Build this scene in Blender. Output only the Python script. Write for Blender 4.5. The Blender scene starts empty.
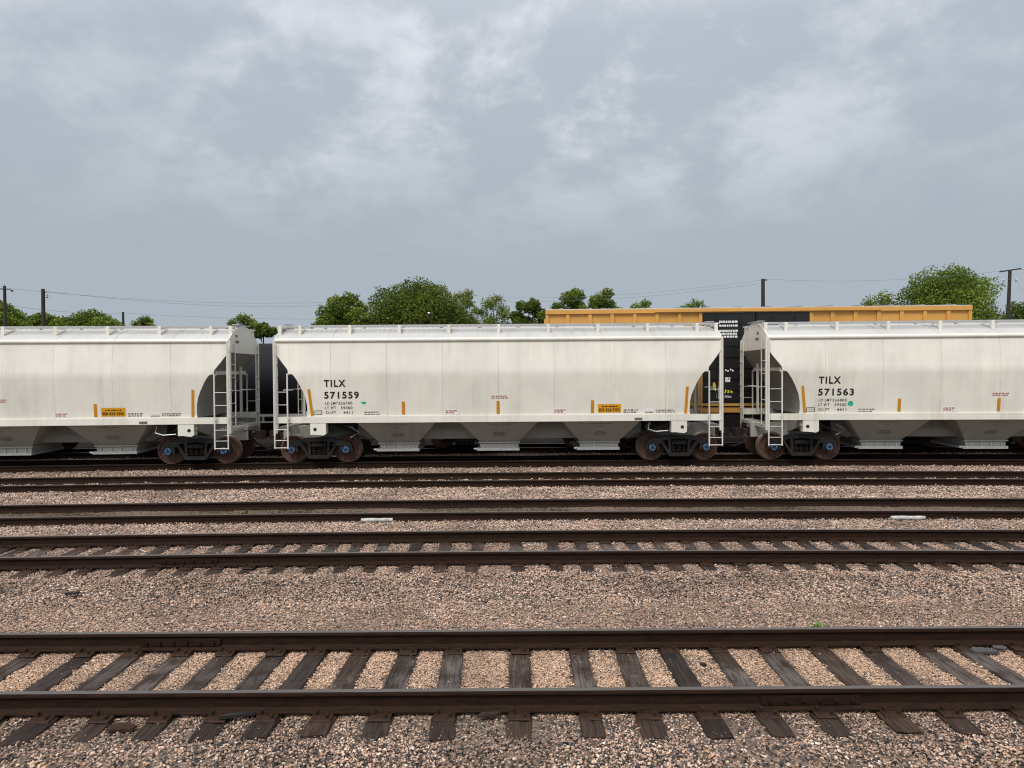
import bpy, math, random
import numpy as np
from mathutils import Vector, Matrix

R = math.radians
rng = random.Random(7)
nr = np.random.default_rng(11)
S = bpy.context.scene
COL = S.collection

# ------------------------------------------------------------------ camera
CAM_H = 2.97
cam_d = bpy.data.cameras.new('camera')
cam_d.sensor_width = 36.0
cam_d.lens = 36.0 * 712.0 / 1024.0
cam_d.clip_start = 0.1
cam_d.clip_end = 6000
cam = bpy.data.objects.new('camera', cam_d)
COL.objects.link(cam)
PITCH = math.atan(14.0 / 712.0)
ROLL = 0.0068
_m = Matrix.Rotation(R(90) - PITCH, 3, 'X') @ Matrix.Rotation(-ROLL, 3, 'Z')
cam.matrix_world = Matrix.Translation((0, 0, CAM_H)) @ _m.to_4x4()
S.camera = cam
S.render.resolution_x = 1024
S.render.resolution_y = 768

# ------------------------------------------------------------------ sky
W = bpy.data.worlds.new('World')
S.world = W
W.use_nodes = True
nt = W.node_tree
nt.nodes.clear()
SUN_EL, SUN_AZ = R(52), R(205)       # azimuth clockwise from +Y (north)


def N(t, typ, **kw):
    n = t.nodes.new(typ)
    for k, v in kw.items():
        if k == 'inp':
            for i, val in v.items():
                n.inputs[i].default_value = val
        else:
            setattr(n, k, v)
    return n


def L(t, a, b):
    t.links.new(a, b)


def ramp(t, fac, stops, interp='LINEAR'):
    r = t.nodes.new('ShaderNodeValToRGB')
    r.color_ramp.interpolation = interp
    e = r.color_ramp.elements
    while len(e) < len(stops):
        e.new(0.5)
    for i, (p, c) in enumerate(stops):
        e[i].position = p
        if not isinstance(c, (tuple, list)):
            c = (c, c, c)
        e[i].color = (c[0], c[1], c[2], 1)
    if fac is not None:
        t.links.new(fac, r.inputs[0])
    return r


def mth(t, op, a, b=None, clamp=False):
    n = t.nodes.new('ShaderNodeMath')
    n.operation = op
    n.use_clamp = clamp
    for i, v in enumerate((a, b)):
        if v is None:
            continue
        if isinstance(v, (int, float)):
            n.inputs[i].default_value = v
        else:
            t.links.new(v, n.inputs[i])
    return n.outputs[0]


def mixc(t, fac, a, b, mode='MIX'):
    n = t.nodes.new('ShaderNodeMix')
    n.data_type = 'RGBA'
    n.blend_type = mode
    n.clamp_factor = True
    for i, v in ((0, fac), (6, a), (7, b)):
        if isinstance(v, (int, float)):
            n.inputs[i].default_value = v
        elif isinstance(v, (tuple, list)):
            n.inputs[i].default_value = (v[0], v[1], v[2], 1)
        else:
            t.links.new(v, n.inputs[i])
    return n.outputs[2]


skyt = N(nt, 'ShaderNodeTexSky', sky_type='NISHITA', sun_disc=False)
skyt.sun_elevation = SUN_EL
skyt.sun_rotation = SUN_AZ
skyt.air_density = 1.5
skyt.dust_density = 3.0
skymul = N(nt, 'ShaderNodeVectorMath', operation='SCALE')
skymul.inputs[3].default_value = 0.05
L(nt, skyt.outputs[0], skymul.inputs[0])
tc = N(nt, 'ShaderNodeTexCoord')
sep = N(nt, 'ShaderNodeSeparateXYZ')
L(nt, tc.outputs['Generated'], sep.inputs[0])
zc = mth(nt, 'MAXIMUM', sep.outputs[2], 0.0)
den = mth(nt, 'ADD', zc, 0.42)
px = mth(nt, 'DIVIDE', sep.outputs[0], den)
py = mth(nt, 'DIVIDE', sep.outputs[1], den)
cmb = N(nt, 'ShaderNodeCombineXYZ')
L(nt, px, cmb.inputs[0])
L(nt, py, cmb.inputs[1])
mp = N(nt, 'ShaderNodeMapping')
CLOUD_SEED = (-7.85, 4.65, 0.55)
mp.inputs['Location'].default_value = CLOUD_SEED
L(nt, cmb.outputs[0], mp.inputs[0])
n1 = N(nt, 'ShaderNodeTexNoise', inp={'Scale': 1.15, 'Detail': 2.0, 'Roughness': 0.45, 'Distortion': 0.2})
n2 = N(nt, 'ShaderNodeTexNoise', inp={'Scale': 4.8, 'Detail': 10.0, 'Roughness': 0.60, 'Distortion': 0.15})
L(nt, mp.outputs[0], n1.inputs['Vector'])
L(nt, mp.outputs[0], n2.inputs['Vector'])
big = ramp(nt, n1.outputs['Fac'], [(0.38, 0.0), (0.66, 1.0)], 'EASE').outputs[0]
fine = ramp(nt, n2.outputs['Fac'], [(0.42, 0.0), (0.66, 1.0)], 'EASE').outputs[0]
up = ramp(nt, zc, [(0.12, 0.0), (0.40, 1.0)], 'EASE').outputs[0]
# how strongly the cloud layer is broken up: smooth near the horizon, lumpy above
lump = mth(nt, 'MULTIPLY', mth(nt, 'ADD', mth(nt, 'MULTIPLY', big, 0.03), mth(nt, 'MULTIPLY', mth(nt, 'ADD', big, 0.42), mth(nt, 'MULTIPLY', fine, 0.40))), up)
# overcast luminance: brightens gradually to the zenith
base = ramp(nt, zc, [(0.0, (0.240, 0.280, 0.318)), (0.16, (0.236, 0.271, 0.304)), (0.42, (0.272, 0.304, 0.348)), (1.0, (0.95, 0.96, 0.98))]).outputs[0]
cl = mixc(nt, lump, base, (0.60, 0.615, 0.635))
mixw = mixc(nt, 0.96, skymul.outputs[0], cl)
bg = N(nt, 'ShaderNodeBackground')
bg.inputs[1].default_value = 1.0
L(nt, mixw, bg.inputs[0])
wo = N(nt, 'ShaderNodeOutputWorld')
L(nt, bg.outputs[0], wo.inputs[0])

# ------------------------------------------------------------------ sun
sd = bpy.data.lights.new('sun', 'SUN')
sd.energy = 1.5
sd.angle = R(26)
sd.color = (1.0, 0.955, 0.885)
so = bpy.data.objects.new('sun', sd)
COL.objects.link(so)
so.location = (0, -20, 40)
sdir = Vector((math.sin(SUN_AZ) * math.cos(SUN_EL), math.cos(SUN_AZ) * math.cos(SUN_EL), math.sin(SUN_EL)))
so.rotation_euler = (-sdir).to_track_quat('-Z', 'Y').to_euler()

S.render.engine = 'CYCLES'
S.cycles.filter_width = 1.1
S.view_settings.view_transform = 'Standard'
S.view_settings.look = 'None'
S.view_settings.exposure = 0.80
S.view_settings.gamma = 1.0
S.view_settings.use_curve_mapping = False


# ------------------------------------------------------------------ helpers
class MB:
    def __init__(s):
        s.v = []
        s.f = []
        s.m = []

    def add(s, verts, faces, mi=0):
        o = len(s.v)
        s.v += [tuple(p) for p in verts]
        for f in faces:
            s.f.append(tuple(i + o for i in f))
            s.m.append(mi)
        return s

    def box(s, x0, x1, y0, y1, z0, z1, mi=0):
        v = [(x0, y0, z0), (x1, y0, z0), (x1, y1, z0), (x0, y1, z0), (x0, y0, z1), (x1, y0, z1), (x1, y1, z1), (x0, y1, z1)]
        return s.add(v, [(0, 3, 2, 1), (4, 5, 6, 7), (0, 1, 5, 4), (1, 2, 6, 5), (2, 3, 7, 6), (3, 0, 4, 7)], mi)

    def prism(s, poly, axis, a0, a1, mi=0):
        """poly: (p,q) points; axis 'y': (x,z) extruded in y; 'x': (y,z) extruded in x; 'z': (x,y) extruded in z"""
        n = len(poly)

        def pt(p, a):
            return (p[0], a, p[1]) if axis == 'y' else ((a, p[0], p[1]) if axis == 'x' else (p[0], p[1], a))
        v = [pt(p, a0) for p in poly] + [pt(p, a1) for p in poly]
        f = [tuple(range(n)), tuple(range(2 * n - 1, n - 1, -1))]
        for i in range(n):
            j = (i + 1) % n
            f.append((i, i + n, j + n, j))
        return s.add(v, f, mi)

    def tube(s, pts, r, n=8, mi=0, taper=None):
        pts = [Vector(p) for p in pts]
        v = []
        for i, p in enumerate(pts):
            d = (pts[min(i + 1, len(pts) - 1)] - pts[max(i - 1, 0)]).normalized()
            a = d.cross(Vector((0, 0, 1)))
            if a.length < 0.05:
                a = d.cross(Vector((1, 0, 0)))
            a.normalize()
            b = d.cross(a)
            rr = r if taper is None else taper[i]
            for k in range(n):
                t = 2 * math.pi * k / n
                v.append(p + a * (rr * math.cos(t)) + b * (rr * math.sin(t)))
        f = []
        for i in range(len(pts) - 1):
            for k in range(n):
                k2 = (k + 1) % n
                f.append((i * n + k, i * n + k2, (i + 1) * n + k2, (i + 1) * n + k))
        f.append(tuple(range(n))[::-1])
        f.append(tuple((len(pts) - 1) * n + k for k in range(n)))
        return s.add(v, f, mi)

    def lathe(s, prof, axis='y', n=28, c=(0, 0, 0), mi=0, closed=True):
        """prof: list of (a, r) along axis"""
        v = []
        for a, r in prof:
            for k in range(n):
                t = 2 * math.pi * k / n
                p, q = r * math.cos(t), r * math.sin(t)
                if axis == 'y':
                    v.append((c[0] + p, c[1] + a, c[2] + q))
                elif axis == 'x':
                    v.append((c[0] + a, c[1] + p, c[2] + q))
                else:
                    v.append((c[0] + p, c[1] + q, c[2] + a))
        f = []
        for i in range(len(prof) - 1):
            for k in range(n):
                k2 = (k + 1) % n
                f.append((i * n + k, i * n + k2, (i + 1) * n + k2, (i + 1) * n + k))
        if closed:
            f.append(tuple(range(n))[::-1])
            f.append(tuple((len(prof) - 1) * n + k for k in range(n)))
        return s.add(v, f, mi)

    def mesh(s, name, mats, smooth=False):
        me = bpy.data.meshes.new(name)
        me.from_pydata(s.v, [], s.f)
        if not isinstance(mats, (list, tuple)):
            mats = [mats]
        for m in mats:
            me.materials.append(m)
        me.polygons.foreach_set('material_index', s.m)
        if smooth:
            me.polygons.foreach_set('use_smooth', [True] * len(s.f))
            try:
                me.set_sharp_from_angle(angle=R(40))
            except Exception:
                pass
        me.update()
        import bmesh
        bm = bmesh.new()
        bm.from_mesh(me)
        bmesh.ops.recalc_face_normals(bm, faces=bm.faces)
        bm.to_mesh(me)
        bm.free()
        return me

    def build(s, name, mats, parent=None, smooth=False):
        return link(name, s.mesh(name, mats, smooth), parent)


def link(name, me, parent=None):
    o = bpy.data.objects.new(name, me)
    COL.objects.link(o)
    if parent is not None:
        o.parent = parent
    return o


def tag(o, label=None, cat=None, group=None, kind=None):
    if label:
        o['label'] = label
    if cat:
        o['category'] = cat
    if group:
        o['group'] = group
    if kind:
        o['kind'] = kind
    return o


def empty(name, loc=(0, 0, 0), rz=0.0):
    o = bpy.data.objects.new(name, None)
    COL.objects.link(o)
    o.location = loc
    o.rotation_euler = (0, 0, rz)
    return o


KIDS = {}


def copy_tree(o, parent=None):
    c = o.copy()
    COL.objects.link(c)
    c.parent = parent
    for ch in list(o.children):
        copy_tree(ch, c)
    return c


# ------------------------------------------------------------------ materials
def mat(name):
    m = bpy.data.materials.new(name)
    m.use_nodes = True
    t = m.node_tree
    b = t.nodes['Principled BSDF']
    return m, t, b


def bump(t, b, h, strength=0.3, dist=0.02):
    n = N(t, 'ShaderNodeBump', inp={'Strength': strength, 'Distance': dist})
    L(t, h, n.inputs['Height'])
    L(t, n.outputs[0], b.inputs['Normal'])


def noise(t, vec, scale, detail=4.0, rough=0.55, mapscale=None, dist=0.0):
    if mapscale is not None:
        m = N(t, 'ShaderNodeMapping')
        m.inputs['Scale'].default_value = mapscale
        L(t, vec, m.inputs[0])
        vec = m.outputs[0]
    n = N(t, 'ShaderNodeTexNoise', inp={'Scale': scale, 'Detail': detail, 'Roughness': rough, 'Distortion': dist})
    L(t, vec, n.inputs['Vector'])
    return n.outputs['Fac']


def simple(name, col, rough=0.6, metal=0.0, var=0.15, scale=6.0, spec=0.5):
    m, t, b = mat(name)
    g = N(t, 'ShaderNodeNewGeometry')
    f = noise(t, g.outputs['Position'], scale)
    r = ramp(t, f, [(0.3, tuple(c * (1 - var) for c in col)), (0.7, tuple(min(1, c * (1 + var)) for c in col))])
    L(t, r.outputs[0], b.inputs['Base Color'])
    b.inputs['Roughness'].default_value = rough
    b.inputs['Metallic'].default_value = metal
    b.inputs['Specular IOR Level'].default_value = spec
    return m


def paint(name, col, dirt=(0.30, 0.27, 0.23), amount=0.5, rough=0.33, wav=0.25):
    """weathered railcar paint: vertical rain streaks, faint blotches, slightly wavy sheet"""
    m, t, b = mat(name)
    g = N(t, 'ShaderNodeNewGeometry')
    P = g.outputs['Position']
    streak = noise(t, P, 1.0, 6, 0.62, (4.2, 1.0, 0.30), 0.3)
    streak2 = noise(t, P, 1.0, 3, 0.6, (17.0, 2.0, 0.5))
    blot = noise(t, P, 0.42, 5, 0.62)
    s = mth(t, 'MULTIPLY', ramp(t, streak, [(0.45, 0.0), (0.8, 1.0)]).outputs[0], ramp(t, blot, [(0.44, 0.04), (0.66, 1.0)]).outputs[0])
    s2 = mth(t, 'MULTIPLY', ramp(t, streak2, [(0.50, 0.0), (0.80, 1.0)]).outputs[0], 0.18)
    fac = mth(t, 'MULTIPLY', mth(t, 'ADD', s, s2), amount, True)
    oi = N(t, 'ShaderNodeObjectInfo')
    tone = mth(t, 'ADD', mth(t, 'MULTIPLY', oi.outputs['Random'], 0.05), 0.965)
    c0 = N(t, 'ShaderNodeVectorMath', operation='SCALE')
    c0.inputs[0].default_value = col
    L(t, tone, c0.inputs[3])
    c = mixc(t, fac, c0.outputs[0], dirt)
    c = mixc(t, 1.0, c, ramp(t, noise(t, P, 0.8, 6, 0.65, (1.0, 1.0, 0.7)), [(0.35, 0.91), (0.62, 1.03)]).outputs[0], 'MULTIPLY')
    L(t, c, b.inputs['Base Color'])
    rr = mth(t, 'ADD', mth(t, 'MULTIPLY', blot, 0.2), rough - 0.1)
    L(t, rr, b.inputs['Roughness'])
    wv = noise(t, P, 0.9, 2, 0.4, (1.0, 1.0, 0.8))
    bump(t, b, wv, wav, 0.06)
    return m


M = {}
M['white'] = paint('hopper_paint', (0.80, 0.772, 0.692), (0.40, 0.37, 0.29), amount=0.55, wav=0.5)
M['white_roof'] = paint('hopper_roof_paint', (0.50, 0.49, 0.47), (0.28, 0.26, 0.235), amount=0.6, rough=0.45, wav=0.0)
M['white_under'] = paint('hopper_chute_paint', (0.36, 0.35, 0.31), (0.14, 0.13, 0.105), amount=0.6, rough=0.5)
M['slope'] = paint('shaded_slope_sheet_paint', (0.27, 0.262, 0.235), (0.12, 0.11, 0.09), amount=0.6, rough=0.55)  # darker copy of the car paint, giving downward-facing end sheets their shade
M['galv'] = simple('galvanised_steel', (0.50, 0.51, 0.51), 0.45, 0.3, 0.12, 9)
M['rail_white'] = paint('shaded_ladder_paint', (0.64, 0.62, 0.565), amount=0.5, rough=0.45)  # car white lowered in tone to carry shade on parts facing sideways
M['black_cast'] = simple('black_cast_steel', (0.017, 0.0155, 0.0145), 0.6, 0.0, 0.6, 11, 0.35)
M['wheel'] = simple('rusty_wheel', (0.105, 0.055, 0.038), 0.75, 0.0, 0.4, 9, 0.3)
M['wheel_tread'] = simple('worn_wheel_tread', (0.16, 0.135, 0.12), 0.4, 0.5, 0.2, 9)
M['blue'] = simple('blue_bearing_paint', (0.05, 0.115, 0.235), 0.5, 0.0, 0.3, 30)
M['coupler'] = simple('rusty_coupler', (0.030, 0.018, 0.015), 0.8, 0.0, 0.5, 18, 0.25)
M['orange'] = simple('yellow_reflective_strip', (0.56, 0.235, 0.010), 0.4, 0.0, 0.08, 20)
M['placard'] = simple('placard_yellow', (0.70, 0.32, 0.012), 0.45, 0.0, 0.06, 12)
M['ink'] = simple('black_stencil', (0.014, 0.013, 0.014), 0.5, 0.0, 0.3, 20)
M['ink_soft'] = simple('faded_stencil', (0.13, 0.125, 0.12), 0.6, 0.0, 0.3, 20)
M['ink_red'] = simple('faded_red_stencil', (0.42, 0.11, 0.08), 0.6, 0.0, 0.2, 20)
M['sticker'] = simple('white_sticker', (0.82, 0.81, 0.80), 0.4, 0.0, 0.03, 20)
M['green_dot'] = simple('green_sticker', (0.02, 0.42, 0.28), 0.4, 0.0, 0.08, 20)
M['yellow'] = paint('boxcar_yellow', (0.62, 0.325, 0.075), (0.34, 0.17, 0.05), amount=0.45, rough=0.45)
M['black_door'] = paint('boxcar_black', (0.009, 0.009, 0.010), (0.03, 0.027, 0.024), amount=0.4, rough=0.4)
M['roof_grey'] = simple('boxcar_roof_grey', (0.34, 0.34, 0.34), 0.5, 0.3, 0.15, 3)
M['tank'] = paint('tank_black', (0.016, 0.017, 0.021), (0.05, 0.046, 0.042), amount=0.2, rough=0.75, wav=0.0)
M['tank'].node_tree.nodes['Principled BSDF'].inputs['Specular IOR Level'].default_value = 0.12
M['dark_steel'] = simple('dark_underframe', (0.012, 0.0115, 0.011), 0.8, 0.0, 0.3, 6, 0.2)
for k, c in (('g_purple', (0.13, 0.09, 0.22)), ('g_pink', (0.55, 0.17, 0.18)), ('g_lilac', (0.42, 0.42, 0.52)), ('g_yellow', (0.62, 0.60, 0.03)), ('g_red', (0.65, 0.06, 0.03)), ('g_white', (0.7, 0.7, 0.7))):
    M[k] = simple('spray_' + k[2:], c, 0.5, 0.0, 0.2, 5)


def rail_material():
    m, t, b = mat('rusty_rail_side')
    g = N(t, 'ShaderNodeNewGeometry')
    f = noise(t, g.outputs['Position'], 5.0, 6, 0.6, (1.0, 4.0, 6.0))
    f2 = noise(t, g.outputs['Position'], 60.0, 3, 0.6)
    c = ramp(t, f, [(0.3, (0.0095, 0.0042, 0.0022)), (0.72, (0.029, 0.0125, 0.0062))]).outputs[0]
    c = mixc(t, mth(t, 'MULTIPLY', ramp(t, f2, [(0.55, 0.0), (0.8, 1.0)]).outputs[0], 0.4), c, (0.065, 0.031, 0.017))
    L(t, c, b.inputs['Base Color'])
    b.inputs['Roughness'].default_value = 0.7
    b.inputs['Specular IOR Level'].default_value = 0.18
    bump(t, b, f2, 0.25, 0.004)
    m2, t, b = mat('worn_rail_head')
    g = N(t, 'ShaderNodeNewGeometry')
    f = noise(t, g.outputs['Position'], 4.0, 5, 0.6, (0.6, 30.0, 1.0))
    L(t, ramp(t, f, [(0.3, (0.075, 0.064, 0.057)), (0.7, (0.14, 0.127, 0.118))]).outputs[0], b.inputs['Base Color'])
    b.inputs['Roughness'].default_value = 0.42
    b.inputs['Metallic'].default_value = 0.45
    return m, m2


M['rail'], M['rail_head'] = rail_material()


def tie_material():
    m, t, b = mat('creosoted_tie_wood')
    tcn = N(t, 'ShaderNodeTexCoord')
    oi = N(t, 'ShaderNodeObjectInfo')
    off = N(t, 'ShaderNodeVectorMath', operation='ADD')
    L(t, tcn.outputs['Object'], off.inputs[0])
    sc = N(t, 'ShaderNodeVectorMath', operation='SCALE')
    sc.inputs[0].default_value = (37.0, 51.0, 13.0)
    L(t, oi.outputs['Random'], sc.inputs[3])
    L(t, sc.outputs[0], off.inputs[1])
    P = off.outputs[0]
    grain = noise(t, P, 1.0, 8, 0.68, (38.0, 3.4, 24.0), 0.6)
    crack = noise(t, P, 1.0, 5, 0.6, (20.0, 0.9, 10.0), 0.8)
    grey = noise(t, P, 1.6, 4, 0.6)
    c = ramp(t, grain, [(0.25, (0.010, 0.0065, 0.005)), (0.75, (0.058, 0.038, 0.028))]).outputs[0]
    greyc = ramp(t, grain, [(0.25, (0.042, 0.035, 0.032)), (0.75, (0.150, 0.128, 0.118))]).outputs[0]
    gf = mth(t, 'MULTIPLY', ramp(t, grey, [(0.42, 0.0), (0.60, 1.0)]).outputs[0], mth(t, 'ADD', mth(t, 'MULTIPLY', oi.outputs['Random'], 0.9), 0.35), True)
    so_ = N(t, 'ShaderNodeSeparateXYZ')
    L(t, tcn.outputs['Object'], so_.inputs[0])
    ay = mth(t, 'ABSOLUTE', so_.outputs[1])
    mid = ramp(t, ay, [(0.34, 1.0), (0.60, 0.10)]).outputs[0]
    c = mixc(t, mth(t, 'MULTIPLY', gf, mid), c, greyc)
    rust = ramp(t, ay, [(0.50, 0.0), (0.70, 0.6), (0.86, 0.6), (1.05, 0.15)]).outputs[0]
    c = mixc(t, mth(t, 'MULTIPLY', rust, grain), c, (0.05, 0.024, 0.013))
    c = mixc(t, 1.0, c, ramp(t, mth(t, 'FRACT', mth(t, 'MULTIPLY', oi.outputs['Random'], 17.3)), [(0.0, (0.62, 0.60, 0.60)), (0.5, (1.0, 0.97, 0.95)), (1.0, (1.5, 1.36, 1.26))]).outputs[0], 'MULTIPLY')
    ck = ramp(t, crack, [(0.46, 0.0), (0.5, 1.0), (0.54, 0.0)]).outputs[0]
    c = mixc(t, mth(t, 'MULTIPLY', ck, 0.75), c, (0.006, 0.005, 0.005))
    L(t, c, b.inputs['Base Color'])
    b.inputs['Roughness'].default_value = 0.75
    b.inputs['Specular IOR Level'].default_value = 0.22
    h = mth(t, 'SUBTRACT', grain, mth(t, 'MULTIPLY', ck, 0.8))
    bump(t, b, h, 0.45, 0.01)
    return m


M['tie'] = tie_material()
M['plate'] = simple('rusty_tie_plate', (0.032, 0.0165, 0.010), 0.7, 0.0, 0.35, 25, 0.2)


def stone_material(name, stops, tintscale=0.9, dark_amt=0.35):
    m, t, b = mat(name)
    at = N(t, 'ShaderNodeAttribute', attribute_name='srand')
    oi = N(t, 'ShaderNodeObjectInfo')
    v = mth(t, 'FRACT', mth(t, 'ADD', at.outputs['Fac'], mth(t, 'MULTIPLY', oi.outputs['Random'], 7.31)))
    g = N(t, 'ShaderNodeNewGeometry')
    c = ramp(t, v, stops, 'CONSTANT').outputs[0]
    pat = noise(t, g.outputs['Position'], tintscale, 4, 0.6)
    grit = noise(t, g.outputs['Position'], 120.0, 3, 0.6)
    k = ramp(t, pat, [(0.36, 1.0 - dark_amt), (0.62, 1.12)]).outputs[0]
    stain = ramp(t, noise(t, g.outputs['Position'], 0.33, 5, 0.65), [(0.58, 0.0), (0.72, 0.55)]).outputs[0]
    c = mixc(t, stain, c, (0.15, 0.10, 0.062))
    soot = ramp(t, noise(t, g.outputs['Position'], 0.8, 5, 0.7, (0.5, 1.6, 1.0)), [(0.60, 0.0), (0.76, 0.42)]).outputs[0]
    c = mixc(t, soot, c, (0.05, 0.046, 0.044))
    k2 = ramp(t, grit, [(0.3, 0.62), (0.7, 1.3)]).outputs[0]
    c = mixc(t, 1.0, c, k, 'MULTIPLY')
    c = mixc(t, 1.0, c, k2, 'MULTIPLY')
    L(t, c, b.inputs['Base Color'])
    b.inputs['Roughness'].default_value = 0.9
    b.inputs['Specular IOR Level'].default_value = 0.08
    return m


PINK = [(0.0, (0.342, 0.225, 0.171)), (0.16, (0.408, 0.285, 0.225)), (0.32, (0.285, 0.207, 0.171)), (0.46, (0.475, 0.368, 0.297)), (0.56, (0.228, 0.184, 0.167)),
        (0.66, (0.351, 0.248, 0.180)), (0.76, (0.059, 0.057, 0.059)), (0.85, (0.152, 0.133, 0.126)), (0.92, (0.551, 0.469, 0.405)), (0.96, (0.314, 0.193, 0.117))]
DARKM = [(0.0, (0.342, 0.239, 0.184)), (0.14, (0.408, 0.294, 0.234)), (0.28, (0.040, 0.040, 0.042)), (0.46, (0.285, 0.207, 0.171)), (0.58, (0.095, 0.087, 0.086)),
         (0.68, (0.475, 0.368, 0.297)), (0.78, (0.199, 0.161, 0.144)), (0.88, (0.551, 0.469, 0.405)), (0.93, (0.028, 0.029, 0.031)), (0.97, (0.342, 0.212, 0.126))]
TAN = [(0.0, (0.426, 0.281, 0.189)), (0.2, (0.504, 0.345, 0.240)), (0.4, (0.358, 0.239, 0.163)), (0.6, (0.470, 0.318, 0.219)), (0.76, (0.582, 0.435, 0.326)),
       (0.86, (0.224, 0.170, 0.133)), (0.91, (0.302, 0.201, 0.143)), (0.94, (0.090, 0.080, 0.071))]
def toned(stops, k):
    return [(p, tuple(min(.85, c * q) for c, q in zip(col, k))) for p, col in stops]


M['st_pink'] = stone_material('pink_granite_ballast', toned(PINK, (1.20, 1.17, 1.14)), 0.7, 0.2)
M['st_far'] = stone_material('grazing_lit_pink_ballast', toned(PINK, (1.40, 1.42, 1.42)), 0.7, 0.3)  # pink ballast brightened in colour for light grazing the farther strips
M['st_dark'] = stone_material('mixed_dark_ballast', toned(DARKM, (1.32, 1.26, 1.21)), 0.9, 0.3)
M['st_dirt'] = stone_material('brown_dirt_crumbs', [(0.0, (0.085, 0.06, 0.036)), (0.3, (0.05, 0.036, 0.022)), (0.55, (0.12, 0.085, 0.05)), (0.75, (0.065, 0.055, 0.028)), (0.9, (0.18, 0.14, 0.10))], 1.0, 0.5)
M['st_trainshade'] = stone_material('train_shade_ballast', [(0.0, (0.02, 0.019, 0.018)), (0.4, (0.035, 0.032, 0.03)), (0.7, (0.014, 0.013, 0.013)), (0.9, (0.07, 0.06, 0.052))], 1.0, 0.3)  # ballast coloured near black in place of the shade beneath the farthest train
M['st_tan'] = stone_material('tan_fine_ballast', toned(TAN, (1.16, 1.17, 1.20)), 1.4, 0.22)


def ground_material():
    m, t, b = mat('ballast_bed_ground')
    g = N(t, 'ShaderNodeNewGeometry')
    P = g.outputs['Position']
    vo = N(t, 'ShaderNodeTexVoronoi', inp={'Scale': 34.0, 'Randomness': 1.0})
    L(t, P, vo.inputs['Vector'])
    sepc = N(t, 'ShaderNodeSeparateColor')
    L(t, vo.outputs['Color'], sepc.inputs[0])
    st = ramp(t, sepc.outputs[0], [(0.0, (0.16, 0.115, 0.085)), (0.25, (0.11, 0.085, 0.07)), (0.45, (0.21, 0.15, 0.115)), (0.7, (0.05, 0.048, 0.048)), (0.82, (0.15, 0.115, 0.095))], 'CONSTANT').outputs[0]  # bed colours kept dark so gaps between stones look like shaded crevices
    pat = noise(t, P, 0.6, 5, 0.6)
    st = mixc(t, 1.0, st, ramp(t, pat, [(0.35, 0.75), (0.65, 1.05)]).outputs[0], 'MULTIPLY')
    gr = ramp(t, noise(t, P, 3.0, 6, 0.65), [(0.3, (0.022, 0.026, 0.012)), (0.6, (0.045, 0.048, 0.022)), (0.8, (0.08, 0.068, 0.045))]).outputs[0]
    sp = N(t, 'ShaderNodeSeparateXYZ')
    L(t, P, sp.inputs[0])
    yy = mth(t, 'ADD', sp.outputs[1], mth(t, 'MULTIPLY', mth(t, 'SUBTRACT', pat, 0.5), 6.0))
    far = ramp(t, mth(t, 'DIVIDE', yy, 100.0), [(0.50, 0.0), (0.60, 1.0)]).outputs[0]
    train_shade = ramp(t, mth(t, 'DIVIDE', yy, 100.0), [(0.270, 0.0), (0.280, 1.0)]).outputs[0]  # ground blackened from here back to paint the shade around the farthest train
    st = mixc(t, train_shade, st, mixc(t, pat, (0.014, 0.013, 0.012), (0.034, 0.030, 0.026)))
    c = mixc(t, far, st, gr)
    L(t, c, b.inputs['Base Color'])
    b.inputs['Roughness'].default_value = 1.0
    b.inputs['Specular IOR Level'].default_value = 0.0
    bump(t, b, vo.outputs['Distance'], 0.8, 0.02)
    return m


M['ground'] = ground_material()


def leaf_material(name, dark, light):
    m, t, b = mat(name)
    at = N(t, 'ShaderNodeAttribute', attribute_name='lrand')
    c = ramp(t, at.outputs['Fac'], [(0.0, dark), (0.6, tuple((a + c_) / 2 for a, c_ in zip(dark, light))), (1.0, light)]).outputs[0]
    L(t, c, b.inputs['Base Color'])
    b.inputs['Roughness'].default_value = 0.6
    b.inputs['Specular IOR Level'].default_value = 0.1
    tr = N(t, 'ShaderNodeBsdfTranslucent')
    L(t, c, tr.inputs[0])
    mx = N(t, 'ShaderNodeMixShader', inp={0: 0.33})
    L(t, b.outputs[0], mx.inputs[1])
    L(t, tr.outputs[0], mx.inputs[2])
    L(t, mx.outputs[0], t.nodes['Material Output'].inputs[0])
    return m


M['leaf'] = leaf_material('green_leaves', (0.050, 0.085, 0.011), (0.27, 0.35, 0.052))
M['leaf_dark'] = leaf_material('dark_green_leaves', (0.040, 0.062, 0.010), (0.20, 0.255, 0.038))
M['leaf_light'] = leaf_material('light_green_leaves', (0.085, 0.115, 0.024), (0.30, 0.36, 0.08))
M['bark'] = simple('bark', (0.055, 0.043, 0.033), 0.85, 0.0, 0.4, 4)
M['pole_wood'] = simple('weathered_pole_wood', (0.035, 0.026, 0.021), 0.8, 0.0, 0.35, 5)
M['insulator'] = simple('grey_insulator', (0.45, 0.45, 0.47), 0.4, 0.0, 0.1, 5)
M['wire'] = simple('wire', (0.17, 0.18, 0.195), 0.6, 0.0, 0.1, 1)
M['weed'] = simple('weed_green', (0.15, 0.26, 0.045), 0.6, 0.0, 0.35, 40)
M['weed_dry'] = simple('weed_olive', (0.13, 0.13, 0.035), 0.7, 0.0, 0.35, 40)
M['pipe'] = simple('dirty_white_pipe', (0.40, 0.40, 0.385), 0.6, 0.0, 0.4, 9)
M['scrap_grey'] = simple('grey_scrap_rubber', (0.055, 0.053, 0.052), 0.7, 0.0, 0.3, 20)

# ------------------------------------------------------------------ tracks layout
GA = 0.7535
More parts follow.
